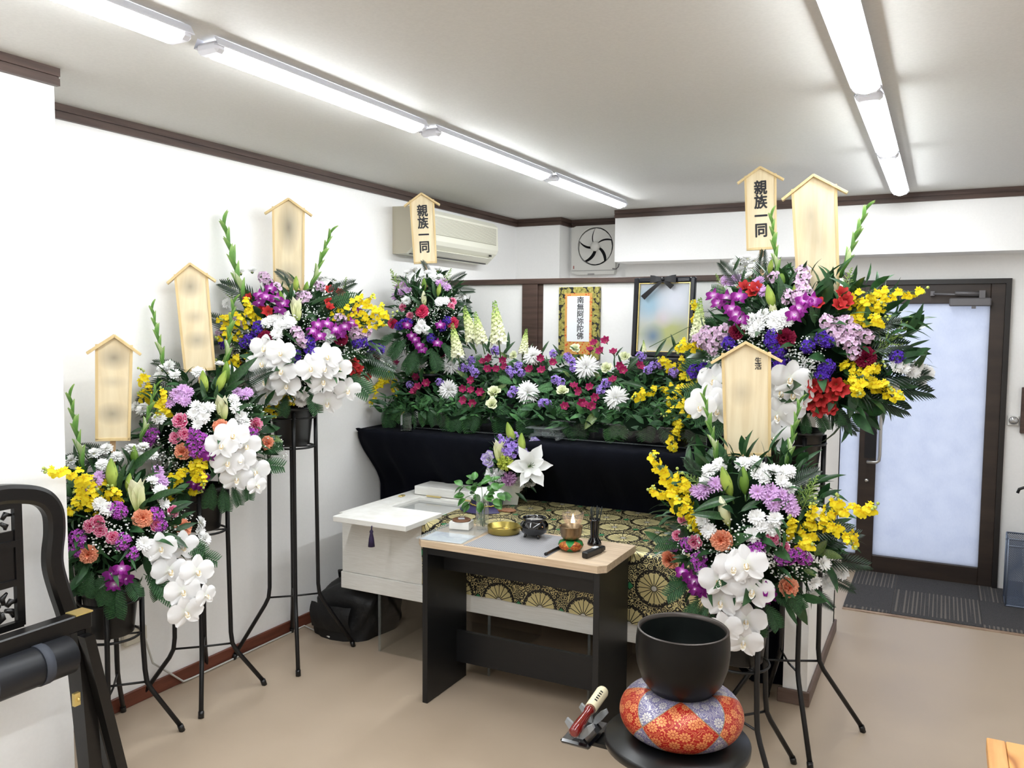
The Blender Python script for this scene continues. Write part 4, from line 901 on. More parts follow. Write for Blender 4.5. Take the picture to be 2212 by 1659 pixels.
# ================================================================== umbrella stand and corner table
us = thing('umbrella_stand', 'blue grey wire mesh umbrella stand beside the door frame', 'umbrella stand', (.52, 5.58, .007)); WIRE = plain('grey_blue_wire', srgb(120, 130, 148), .4, .5)
ux0, ux1, uy0, uy1, uz = .375, .68, 5.48, 5.66, .40
def mesh_mat():
    t = NT('expanded_mesh'); _, x, y, z = t.obj(); h = t.math('ADD', x, y)
    a = t.math('SINE', t.math('MULTIPLY', t.math('ADD', h, z), 300.)); b = t.math('SINE', t.math('MULTIPLY', t.math('SUBTRACT', h, z), 300.))
    f = t.math('GREATER_THAN', t.math('MAXIMUM', t.math('ABSOLUTE', a), t.math('ABSOLUTE', b)), .93)
    d = t.n('ShaderNodeBsdfPrincipled'); d.inputs['Base Color'].default_value = col(srgb(96, 108, 130)); d.inputs['Roughness'].default_value = .5; tr = t.n('ShaderNodeBsdfTransparent')
    mx = t.n('ShaderNodeMixShader'); t.t.links.new(f, mx.inputs[0]); t.t.links.new(tr.outputs[0], mx.inputs[1]); t.t.links.new(d.outputs[0], mx.inputs[2]); t.t.links.new(mx.outputs[0], t.out.inputs[0]); return t.m
MM = mesh_mat()
for lo, hi in (((ux0, uy0, .012), (ux1, uy0+.002, uz)), ((ux0, uy1-.002, .012), (ux1, uy1, uz)), ((ux0, uy0, .012), (ux0+.002, uy1, uz)), ((ux1-.002, uy0, .012), (ux1, uy1, uz))):
    m = MB(); m.box(lo, hi); obj('mesh_side', m, MM, us)
m = MB(); m.box((ux0, uy0, .008), (ux1, uy1, .014)); obj('drip_tray', m, WIRE, us)
for z in (.012, uz-.04, uz):
    m = MB(); m.tube([(ux0, uy0, z), (ux1, uy0, z), (ux1, uy1, z), (ux0, uy1, z), (ux0, uy0, z)], .005, 6, cap=False); obj('rim_wire', m, WIRE, us)
for x, y in ((ux0, uy0), (ux1, uy0), (ux0, uy1), (ux1, uy1)): m = MB(); m.tube([(x, y, .008), (x, y, uz)], .005, 6); obj('corner_post', m, WIRE, us)
def umbrella(x, y, lab, mat, lean):
    t = thing('umbrella', lab, 'umbrella', (x, y, .016)); top = Vector((x+lean, y+.02, .60))
    m = MB(); b0 = Vector((x, y, .016)); d = top-b0
    m.tube([b0, b0+d*.1, b0+d*.55, b0+d*.8], [.004, .012, .028, .012], 10); obj('furled_canopy', m, mat, t)
    m = MB(); m.tube([b0+d*.78, top, top+Vector((0, 0, .05)), top+Vector((-.012, 0, .075)), top+Vector((-.035, 0, .085)), top+Vector((-.058, 0, .074)), top+Vector((-.066, 0, .05))], .0085, 10); obj('crook_handle', m, BLACKP, t)
umbrella(.475, 5.57, 'clear plastic umbrella with a black crook handle in the mesh stand', thin_glass('clear_vinyl', (.9, .92, .93), .9, .15, .3), .005); umbrella(.56, 5.58, 'furled black umbrella in the wire mesh stand', BLACKP, .03)
ct = thing('wooden_table', 'corner of a honey coloured wooden table at the edge of the picture', 'table', (.5, 1.75, 0))
HON = speck('honey_pine', srgb(206, 150, 88), srgb(224, 172, 108), 5, .4, stretch=(10, 1, 1)); 
def grain():
    t = NT('cathedral_grain_pine'); _, x, y, z = t.obj(); f = t.noise(3, 3, stretch=(1.2, .35, 1)); s = t.math('SINE', t.math('MULTIPLY', t.math('ADD', f, t.math('MULTIPLY', y, .35)), 90.))
    return t.bsdf(t.ramp(t.math('ADD', t.math('MULTIPLY', s, .5), .5), [(.2, srgb(222, 166, 100)), (.8, srgb(196, 136, 74)), (1, srgb(168, 108, 58))]), .4)
cx0, cy1, cz1 = .118, 2.066, .70
m = MB(); m.box((cx0, 1.3, cz1-.03), (cx0+.036, cy1, cz1), bev=.002); obj('edge_board', m, HON, ct)
m = MB(); m.box((cx0+.037, 1.3, cz1-.03), (.9, cy1, cz1), bev=.002); obj('top_board', m, grain(), ct)
for x in (cx0+.02, .82):
    for y in (1.32, 1.98): m = MB(); m.box((x, y, 0), (x+.05, y+.05, cz1-.03), bev=.003); obj('leg', m, HON, ct)
# ================================================================== flower kit: prototypes built once, copies share their meshes
WPET = petalmat('white_petal', [(0, srgb(226, 230, 206)), (.25, srgb(244, 244, 240)), (1, srgb(250, 250, 250))])
PHAL = petalmat('orchid_white', [(0, srgb(236, 238, 228)), (.3, srgb(247, 247, 248)), (1, srgb(251, 251, 252))], .45)
LIPY = petalmat('orchid_lip', [(0, srgb(232, 178, 60)), (.35, srgb(240, 206, 110)), (.7, srgb(250, 246, 236)), (1, srgb(250, 250, 250))])
LILAC = petalmat('lilac_petal', [(0, srgb(190, 150, 190)), (.5, srgb(206, 160, 214)), (1, srgb(222, 186, 230))])
YELC = petalmat('oncidium_yellow', [(0, srgb(226, 170, 20)), (.3, srgb(246, 222, 30)), (1, srgb(252, 234, 56))], .5, .25)
LIME = plain('bud_lime', srgb(170, 184, 92), .5)
ORNG = petalmat('orange_petal', [(0, srgb(226, 92, 58)), (.6, srgb(242, 132, 96)), (1, srgb(252, 182, 148))])
CRIM = petalmat('crimson_petal', [(0, srgb(70, 4, 28)), (.6, srgb(112, 12, 44)), (1, srgb(142, 26, 64))])
PINKW = petalmat('pink_white_edge', [(0, srgb(190, 10, 84)), (.72, srgb(224, 52, 118)), (.9, srgb(238, 120, 166)), (1, srgb(250, 220, 232))])
HOTP = petalmat('hot_pink_petal', [(0, srgb(190, 10, 62)), (.7, srgb(224, 34, 88)), (1, srgb(240, 90, 130))])
DEND = petalmat('dendrobium_petal', [(0, srgb(240, 224, 240)), (.28, srgb(206, 130, 206)), (.5, srgb(146, 30, 140)), (1, srgb(110, 16, 110))])
DENDK = petalmat('dark_dendrobium_petal', [(0, srgb(200, 120, 196)), (.3, srgb(120, 24, 116)), (1, srgb(92, 12, 92))])
STVI = petalmat('violet_statice', [(0, srgb(58, 24, 130)), (1, srgb(92, 52, 190))], .7, .1)
STMG = petalmat('magenta_statice', [(0, srgb(140, 50, 150)), (1, srgb(190, 92, 198))], .7, .1)
STOCK = petalmat('pale_lilac_stock', [(0, srgb(206, 176, 200)), (.5, srgb(224, 192, 220)), (1, srgb(238, 214, 236))])
STOCKP = petalmat('purple_stock', [(0, srgb(130, 96, 190)), (.5, srgb(164, 132, 218)), (1, srgb(188, 164, 234))])
REDA = petalmat('red_alstroemeria', [(0, srgb(216, 140, 90)), (.3, srgb(178, 40, 40)), (1, srgb(196, 58, 58))])
MAGA = petalmat('magenta_alstroemeria', [(0, srgb(240, 220, 190)), (.25, srgb(206, 90, 130)), (.6, srgb(150, 24, 80)), (1, srgb(172, 46, 104))])
CREAM = petalmat('cream_green_petal', [(0, srgb(176, 198, 120)), (.4, srgb(222, 230, 178)), (1, srgb(240, 242, 214))])
LISP = petalmat('violet_edged_petal', [(0, srgb(226, 230, 200)), (.55, srgb(246, 246, 244)), (.8, srgb(220, 206, 238)), (1, srgb(126, 92, 200))])
SNAP = petalmat('snapdragon_cream', [(0, srgb(244, 244, 220)), (.55, srgb(232, 238, 186)), (.8, srgb(184, 208, 110)), (1, srgb(110, 150, 64))])
LILYB = petalmat('lily_bud_skin', [(0, srgb(120, 148, 58)), (.5, srgb(176, 196, 92)), (1, srgb(140, 168, 70))], .45)
LILYC = petalmat('cream_lily_skin', [(0, srgb(150, 172, 84)), (.3, srgb(222, 226, 170)), (1, srgb(240, 240, 214))], .45)
LILYG = petalmat('green_lily_skin', [(0, srgb(70, 104, 34)), (1, srgb(128, 164, 66))], .45)
GLAD = petalmat('gladiolus_green', [(0, srgb(74, 118, 50)), (.6, srgb(110, 158, 76)), (1, srgb(168, 198, 120))], .45)
GLADW = petalmat('gladiolus_tip', [(0, srgb(140, 176, 96)), (.6, srgb(196, 214, 158)), (1, srgb(240, 244, 226))], .45)
FERN = speck('fern_green', srgb(30, 62, 36), srgb(56, 98, 56), 26, .5, spec=.35, trans=.08)
FERNB = speck('bright_fern_green', srgb(48, 92, 50), srgb(84, 134, 76), 26, .5, spec=.35, trans=.1)
PALM = speck('palm_dark_green', srgb(14, 32, 20), srgb(28, 54, 32), 20, .35, spec=.5)
SOLI = speck('goldenrod_green', srgb(108, 142, 66), srgb(160, 186, 96), 60, .7)
BABY = plain('gypsophila_white', srgb(246, 248, 246), .7)
GREENC = petalmat('green_mum_petal', [(0, srgb(160, 176, 50)), (1, srgb(206, 216, 104))])
MAUVE = petalmat('mauve_mum_petal', [(0, srgb(120, 50, 120)), (.45, srgb(176, 110, 176)), (1, srgb(222, 180, 220))])
YDISC = plain('yellow_green_disc', srgb(196, 196, 80), .7)
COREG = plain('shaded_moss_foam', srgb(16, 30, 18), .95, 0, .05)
def aucuba():
    t = NT('aucuba_leaf'); v = t.n('ShaderNodeTexVoronoi'); v.inputs['Scale'].default_value = 190; t.t.links.new(t.obj()[0], v.inputs['Vector'])
    f = t.math('LESS_THAN', v.outputs['Distance'], t.math('MULTIPLY', t.noise(40, 2), .75)); return t.bsdf(t.mix(f, srgb(40, 78, 36), srgb(176, 190, 112)), .35)
AUC = aucuba()
lanc = lambda t: max(.03, sin(pi*(t**.75))**.9)            # lance shaped
roundp = lambda t: max(.04, (sin(pi*min(1, t*.86+.02)))**.55) if t < .999 else .45
oval = lambda t: max(.05, sin(pi*(.06+.9*t))**.7)
strap = lambda t: (.55+.45*sin(pi*t)) if t < .92 else .45
spoon = lambda t: .45+.55*t if t < .7 else max(.35, 1-(t-.7)*1.9)
fan = lambda t: .25+.75*t
qr = random.Random(11)
PROTO = {}
def proto(key, mb, mats): PROTO[key] = [mb.mesh(key, mats), []]; return PROTO[key]
def p_mum(key, pm, L=.5, rings=((10, 1.25, .55), (14, .95, .8), (17, .55, .95), (18, .2, 1.)), w=.15, disc=YDISC, seed=1, dz=.06):
    q = random.Random(seed); m = MB()
    for ri, (n, a0, ln) in enumerate(rings):
        for k in range(n):
            m.petal(T(0, 0, dz*(len(rings)-ri)*.5) @ RZ(2*pi*(k+.5*(ri % 2))/n+q.uniform(-.1, .1)), L*ln*q.uniform(.9, 1.08), w*q.uniform(.9, 1.1), spoon, a0+q.uniform(-.1, .1), -.35*a0-.15, .35, nu=4, nv=2)
    m.ball((0, 0, .06), .10, 8, 4, 1, sc=(1, 1, .6)); m.lathe([(.02, -.16), (.10, -.08), (.14, .0), (.05, .02)], 8, mat=2)
    proto(key, m, [pm, disc, STEM])
p_mum('white_mum', WPET); p_mum('white_mum_b', WPET, rings=((8, 1.35, .6), (13, 1.05, .85), (16, .75, 1.)), seed=2)
p_mum('lilac_mum', LILAC, rings=((11, .9, .7), (15, .5, .95), (16, .2, 1.)), w=.135, seed=3)
def p_spider():
    q = random.Random(4); m = MB()
    for n, a0, a1, ln in ((14, 1.3, -.5, .45), (16, 1.1, -.7, .68), (20, .75, -.7, .88), (22, .4, -.6, 1.0), (20, .1, -.5, 1.0), (16, -.15, -.4, .9)):
        for k in range(n):
            m.petal(RZ(2*pi*(k+q.random()*.7)/n), .5*ln*q.uniform(.85, 1.1), .072, strap, a0+q.uniform(-.12, .12), a1+.25*q.random(), .8, nu=5, nv=2)
    m.ball((0, 0, .03), .06, 8, 4, 1); proto('spider_mum', m, [WPET, LIME, STEM])
p_spider()
def p_pom(key, pm, n=70, seed=3, w=.14):
    q = random.Random(seed); m = MB()
    for k in range(n):
        z = 1-1.25*(k+.5)/n; a = k*2.39996; r = sqrt(max(0, 1-z*z)); d = Vector((r*cos(a), r*sin(a), z))
        m.petal(align(d) @ T(0, 0, .28) @ RZ(q.uniform(0, 6.3)), .2, w, fan, 1.1, -.7, .5, .03, nu=3, nv=2, vr=(.2, 1)); m.petal(T(d*.1) @ align(d, (q.random(), q.random(), q.random())) @ RY(-pi/2), .42, w, spoon, 0, .5, .5, nu=3, nv=2)
    m.ball((0, 0, 0), .26, 10, 6, 0); proto(key, m, [pm])
p_pom('green_mum', GREENC); p_pom('mauve_mum', MAUVE, 100, 5, .1)
def p_carn(key, pm, n1=26, seed=1):
    q = random.Random(seed); m = MB()
    for ring, (n, a0, L, wd) in enumerate(((6, 1.35, .34, .34), (9, 1.1, .42, .36), (11, .75, .48, .38), (11, .35, .52, .40))):
        for k in range(n):
            M = T(0, 0, -.08*ring*.5) @ RZ(2*pi*(k+q.random()*.6)/n)
            x = MB(); m.petal(M, L*q.uniform(.92, 1.08), wd, lambda t: .2+.8*t**1.3, a0+q.uniform(-.12, .12), -.5, .1, .055, 9., nu=4, nv=8, ph=q.uniform(0, 6))
    m.lathe([(.03, -.5), (.10, -.46), (.13, -.2), (.17, -.05)], 10, mat=1); proto(key, m, [pm, STEM])
for k_, mt in (('orange_carnation', ORNG), ('crimson_carnation', CRIM), ('pink_edged_carnation', PINKW), ('hot_pink_carnation', HOTP), ('white_carnation', WPET)): p_carn(k_, mt, seed=len(k_))
def p_phal():
    # sepals and petals as separate sub-parts
    m = MB(); m.tube([(0, 0, -.1), (0, 0, 0), (0, -.02, .1)], [.02, .03, .045], 8); m.ball((0, -.02, .11), .05, 8, 6, sc=(1, 1, .8)); pr = proto('phal', m, [PHAL])
    def pt(L, Wd, ang, a0, a1, cup, sh, z): 
        x = MB(); x.petal(T(0, 0, z) @ RZ(ang), L, Wd, sh, a0, a1, cup, .02, 4., nu=7, nv=6); return x.mesh('petal', [PHAL])
    pr[1] += [('petal', pt(.52, .37, pi/2, .25, -.35, -.10, oval, 0)), ('petal', pt(.50, .34, -pi/2-.72, .2, -.3, -.1, oval, 0)), ('petal', pt(.50, .34, -pi/2+.72, .2, -.3, -.1, oval, 0)),
              ('petal', pt(.54, .60, .16, .22, -.35, -.12, roundp, .03)), ('petal', pt(.54, .60, pi-.16, .22, -.35, -.12, roundp, .03))]
    x = MB(); x.petal(T(0, -.02, .06) @ RZ(-pi/2), .26, .15, lambda t: .5+.5*sin(pi*t*.9), .5, 1.0, .9, nu=6, nv=4)
    for s_ in (-1, 1): x.petal(T(0, -.02, .06) @ RZ(-pi/2+s_*1.1), .19, .14, oval, .7, .8, .7, nu=5, nv=3)
    x.ball((0, -.06, .13), .035, 6, 4); pr[1].append(('lip', x.mesh('lip', [LIPY])))
p_phal()
def p_dend(key, pm):
    m = MB()
    for a in (pi/2, -pi/2-.85, -pi/2+.85): m.petal(RZ(a), .5, .24, lanc, .25, -.2, .2, nu=6, nv=3)
    for a in (.15, pi-.15): m.petal(T(0, 0, .02) @ RZ(a), .48, .36, oval, .3, -.35, -.1, nu=6, nv=4)
    m.petal(T(0, 0, .03) @ RZ(-pi/2), .36, .24, lambda t: .6+.4*sin(pi*t), .75, -.3, .8, .02, 6, nu=5, nv=4); m.ball((0, 0, .06), .05, 6, 4, 1)
    proto(key, m, [pm, WPET])
p_dend('dendrobium', DEND); p_dend('dark_dendrobium', DENDK)
def p_alst(key, pm):
    m = MB()
    for k in range(6): m.petal(RZ(k*pi/3) , .62, .46 if k % 2 else .34, lambda t: max(.06, sin(pi*(.05+.9*t**.9))**.75), 1.05, -.45, .3, nu=6, nv=3)
    for k in range(4): m.tube([(0, 0, .1), (.03*cos(k*1.6), .03*sin(k*1.6), .3), (.07*cos(k*1.6), .07*sin(k*1.6), .42)], .008, 4, 1)
    m.lathe([(.02, -.3), (.05, -.1), (.08, .05)], 7, mat=2); proto(key, m, [pm, CRIM, STEM])
p_alst('red_alstroemeria', REDA); p_alst('magenta_alstroemeria', MAGA)
def p_rose(key, pm):
    q = random.Random(9); m = MB()
    for k in range(14):
        t = k/13; m.petal(RZ(k*2.4) @ T(.02+.10*t, 0, -.05*t), .42+.10*t, .34+.22*t, lambda u: .45+.6*sin(pi*(u*.75+.1)), 1.5-.75*t, -.25-.5*t, .35, .03, 7, nu=6, nv=6, ph=q.uniform(0, 6))
    m.lathe([(.03, -.25), (.09, -.12), (.14, .02)], 8, mat=1); proto(key, m, [pm, STEM])
p_rose('cream_lisianthus', CREAM); p_rose('violet_edged_lisianthus', LISP)
def p_cluster(key, pm, n, R, fl, npet, seed, tall=1., flat=.7):
    q = random.Random(seed); m = MB()
    for k in range(n):
        z = 1-1.5*(k+.5)/n; a = k*2.39996+q.uniform(-.3, .3); r = sqrt(max(0, 1-z*z)); d = Vector((r*cos(a), r*sin(a), z)); c = Vector((d.x*R, d.y*R, d.z*R*tall))*q.uniform(.75, 1.1)
        A = T(c) @ align(d+Vector((q.uniform(-.4, .4), q.uniform(-.4, .4), q.uniform(0, .4))), (q.random(), q.random(), .2))
        for p in range(npet): m.petal(A @ RZ(2*pi*p/npet+q.random()*.4), fl*q.uniform(.8, 1.15), fl*.95, fan if npet < 6 else oval, .55+q.uniform(-.2, .3), -.4, .1, fl*.12, 5, nu=3, nv=3, ph=q.uniform(0, 6))
    for k in range(5): m.tube([(0, 0, -.8), (q.uniform(-.15, .15), q.uniform(-.15, .15), -.2)], .02, 4, 1)
    m.ball((0, 0, 0), R*.7, 8, 6, 1, sc=(1, 1, tall)); proto(key, m, [pm, STEM])
p_cluster('violet_statice', STVI, 30, .38, .13, 4, 1); p_cluster('magenta_statice', STMG, 30, .38, .13, 4, 2)
p_cluster('lilac_stock', STOCK, 15, .34, .20, 6, 3, 1.1); p_cluster('purple_stock', STOCKP, 15, .34, .20, 6, 4, 1.2)
def p_bud(key, pm, opening=0.):
    m = MB(); n = 12; rows = []
    for i in range(11):
        t = i/10; r = .18*sin(pi*min(1, .04+t*.93))**.8*(1.12-.25*t); rows.append([Vector((r*cos(2*pi*k/n)*(1+.12*cos(3*2*pi*k/n)), r*sin(2*pi*k/n)*(1+.12*cos(3*2*pi*k/n)), t)) for k in range(n)])
    m.grid(rows, 0, lambda i, j: (j/n, i/10), True, True)
    for k in range(3): m.tube([(.20*sin(pi*(.04+t*.93))**.8*(1.12-.25*t)*cos(k*2*pi/3), .20*sin(pi*(.04+t*.93))**.8*(1.12-.25*t)*sin(k*2*pi/3), t) for t in (.05, .25, .5, .75, .95)], .008, 4, 1)
    m.tube([(0, 0, -.25), (0, 0, .03)], .035, 6, 2); proto(key, m, [pm, STEM, STEM])
p_bud('lily_bud', LILYB); p_bud('cream_lily_bud', LILYC); p_bud('green_lily_bud', LILYG)
def p_lily(key, a0, a1, pm, L=1.0, w=.26, dbl=0):
    m = MB(); m.tube([(0, 0, -.2), (0, 0, .06)], [.03, .06], 7)
    for k in range(6): m.tube([(0, 0, .1), (.06*cos(k), .06*sin(k), .5), (.10*cos(k), .10*sin(k), .62)], .012, 4)
    pr = proto(key, m, [STEM])
    for k in range(6):
        x = MB(); x.petal(RZ(k*pi/3) @ T(.03, 0, 0), L*(1 if k % 2 else .96), w if k % 2 else w*.8, lambda t: max(.05, (.35+.75*sin(pi*(t*.8+.1)))*(1 if t < .7 else 1-(t-.7)/.3*.95)), a0, a1, .3, nu=9, nv=4); pr[1].append(('petal', x.mesh('petal', [pm])))
    for k in range(dbl):
        x = MB(); x.petal(RZ(k*2*pi/dbl+.4) @ T(.02, 0, .04), L*.7, w*.8, oval, a0+.25, a1*.7, .3, .03, 5, nu=7, nv=4); pr[1].append(('petal', x.mesh('petal', [pm])))
p_lily('half_open_lily', 1.52, -.42, LILYC, 1., .46); p_lily('open_lily', .75, -.75, WPET, .95, .44, 5)
def p_glad():
    q = random.Random(6); m = MB(); m.tube([(0, 0, 0), (.01, 0, .3), (-.008, 0, .65), (.02, 0, 1.)], [.022, .020, .014, .005], 7, 0)
    for k in range(9):
        t = .08+.88*k/8; s_ = 1 if k % 2 else -1; L = .30*(1-.4*t); M = T(0, 0, t-.02) @ RZ(pi/2*(1-s_)) @ RZ(q.uniform(-.35, .35))
        wd = .115*(1-.45*t)
        for off in (0, .35): m.petal(M @ RX(off-.17) @ T(.008, 0, 0), L, wd, lambda u: max(.04, sin(pi*(.12+.86*u))**.7*(1-.25*u)), 1.34, .10 if t < .9 else -.3, 1.2, nu=7, nv=3, mat=1 if (k in (0, 1, 2) and off == 0) else 0)
    proto('gladiolus', m, [GLAD, GLADW])
p_glad()
def p_snap():
    q = random.Random(8); m = MB(); m.tube([(0, 0, -.35), (0, 0, .5), (.01, 0, 1.0)], [.02, .016, .006], 6, 1)
    n = 70
    for k in range(n):
        t = (k+.5)/n; a = k*2.39996; z = t**.9; s_ = .115*(1-.72*t); R = .115*(1-.8*t)+.012
        A = T(R*cos(a), R*sin(a), z) @ align(Vector((cos(a), sin(a), .45)), (0, 0, 1))
        vv = (max(0, z*1.02-.05), min(1, z*1.02+.05))
        for p in range(4 if t < .75 else 2): m.petal(A @ RZ(p*pi/2+q.random()), s_*q.uniform(.8, 1.2), s_*1.1, fan, .7, -.6, .1, s_*.15, 5, nu=3, nv=3, ph=q.uniform(0, 6), vr=vv)
    proto('snapdragon', m, [SNAP, STEM])
p_snap()
def p_fern(key, mt):
    m = MB(); nP = 15; bend = lambda t: Vector((t, 0, .10*sin(pi*t)*.6-.22*t*t))
    m.tube([bend(i/8) for i in range(9)], [.008-.006*i/8 for i in range(9)], 4, 0)
    for k in range(nP):
        t = .10+.88*k/nP; L = .30*sin(pi*min(1, .18+.80*(1-t)))**.9*(1 if t > .2 else .85)
        for s_ in (-1, 1):
            base = bend(t); ax = Vector((.45, s_, -.12)).normalized(); nb = max(3, int(7*L/.3))
            for i in range(nb):
                u = (i+.5)/nb; c = base+ax*(L*u); wl = .052*(1-.75*u)*(L/.3)**.5+.006; fwd = Vector((.8, s_*.25, 0)).normalized()
                b = len(m.v); step_ = L/nb*.55
                for sg in (1, -1):
                    b = len(m.v); m.v.extend([tuple(c-ax*step_), tuple(c+ax*step_), tuple(c+ax*step_*1.5+fwd*sg*wl*1.0+Vector((0, 0, -.01))), tuple(c-ax*step_*.1+fwd*sg*wl+Vector((0, 0, -.01)))]); m.face((b, b+1, b+2, b+3), 0, None, False)
    proto(key, m, [mt])
p_fern('fern_frond', FERN); p_fern('fern_frond_b', FERNB)
def p_palm():
    m = MB(); bend = lambda t: Vector((t, 0, .05*t-.18*t*t)); m.tube([bend(i/8) for i in range(9)], [.011-.008*i/8 for i in range(9)], 5, 0)
    for k in range(15):
        t = .16+.82*k/14; L = .36*sin(pi*(.25+.62*t))**.8
        for s_ in (-1, 1): m.petal(T(bend(t)) @ RZ(s_*(1.05-.55*t)), L, .042, lanc, .12, -.35, .5, nu=5, nv=2)
    proto('palm_frond', m, [PALM])
p_palm()
def p_leaf(key, mt, w, a1=-.6):
    m = MB(); m.petal(I4, 1., w, lambda t: max(.02, sin(pi*t**.8)**.85), .25, a1, .35, nu=9, nv=4); m.tube([(-.12, 0, -.02), (0, 0, 0)], .012, 4); proto(key, m, [mt])
p_leaf('lily_leaf', LEAFD, .22); p_leaf('aucuba_leaf', AUC, .40); p_leaf('lily_leaf_long', LEAFD, .17, -.8)
def p_soli():
    q = random.Random(2); m = MB(); m.tube([(0, 0, 0), (.02, 0, .5), (.08, 0, 1.)], [.012, .009, .004], 5)
    for k in range(26):
        t = .15+.85*k/26; a = k*2.4; L = .28*(1.05-t); b0 = Vector((.08*t*t, 0, t)); e = b0+Vector((cos(a)*L, sin(a)*L, L*.75)); m.tube([b0, (b0+e)/2+Vector((0, 0, .01)), e], .005, 4)
        for i in range(6): m.ball(b0+(e-b0)*(.3+.7*i/5)+Vector((q.uniform(-.012, .012), q.uniform(-.012, .012), .012)), .014, 5, 3)
    proto('goldenrod', m, [SOLI])
p_soli()
NAMES = dict(white_mum='chrysanthemum', white_mum_b='chrysanthemum', lilac_mum='chrysanthemum', spider_mum='spider_chrysanthemum', green_mum='chrysanthemum', mauve_mum='chrysanthemum', phal='moth_orchid', dendrobium='dendrobium_orchid', dark_dendrobium='dendrobium_orchid',
    red_alstroemeria='alstroemeria', magenta_alstroemeria='alstroemeria', cream_lisianthus='lisianthus', violet_edged_lisianthus='lisianthus', violet_statice='statice', magenta_statice='statice', lilac_stock='stock_flower', purple_stock='stock_flower', lily_bud='lily_bud', cream_lily_bud='lily_bud', green_lily_bud='lily_bud',
    half_open_lily='lily', open_lily='lily', gladiolus='gladiolus', snapdragon='snapdragon', fern_frond='fern_frond', fern_frond_b='fern_frond', palm_frond='palm_frond', lily_leaf='leaf', lily_leaf_long='leaf', aucuba_leaf='leaf', goldenrod='goldenrod')
PLAB = dict(white_mum='white chrysanthemum', white_mum_b='white chrysanthemum', lilac_mum='lilac chrysanthemum', phal='white moth orchid', green_mum='lime green chrysanthemum', mauve_mum='mauve chrysanthemum', aucuba_leaf='yellow speckled leaf', orange_carnation='orange carnation', crimson_carnation='dark crimson carnation', pink_edged_carnation='pink carnation with white edges', hot_pink_carnation='hot pink carnation', white_carnation='white carnation', red_alstroemeria='red alstroemeria', magenta_alstroemeria='magenta alstroemeria', violet_statice='violet statice', magenta_statice='magenta statice', cream_lily_bud='cream lily bud', green_lily_bud='green lily bud')
SIZE = dict(white_mum=.056, white_mum_b=.052, lilac_mum=.05, spider_mum=.125, orange_carnation=.066, crimson_carnation=.066, pink_edged_carnation=.046, hot_pink_carnation=.058, white_carnation=.06, phal=.118, dendrobium=.066, dark_dendrobium=.062, red_alstroemeria=.058, magenta_alstroemeria=.058, cream_lisianthus=.062, violet_edged_lisianthus=.062, violet_statice=.062, magenta_statice=.062, lilac_stock=.062, purple_stock=.056, lily_bud=.115, cream_lily_bud=.12, green_lily_bud=.095, half_open_lily=.115, open_lily=.13, gladiolus=.3, snapdragon=.17, fern_frond=.2, fern_frond_b=.2, palm_frond=.34, lily_leaf=.15, lily_leaf_long=.17, aucuba_leaf=.11, goldenrod=.17, green_mum=.075, mauve_mum=.07)
def put(key, root, pos, M3, size):
    me, subs = PROTO[key]; nm = NAMES.get(key, key if 'carnation' not in key else 'carnation')
    mw = T(pos) @ M3 @ SC(size); o = link(nm, me, root, mw)
    if key in PLAB: o['label'] = PLAB[key]
    for sn, sm_ in subs:
        c = bpy.data.objects.new(sn, sm_); COL.objects.link(c); c.parent = o
    return o
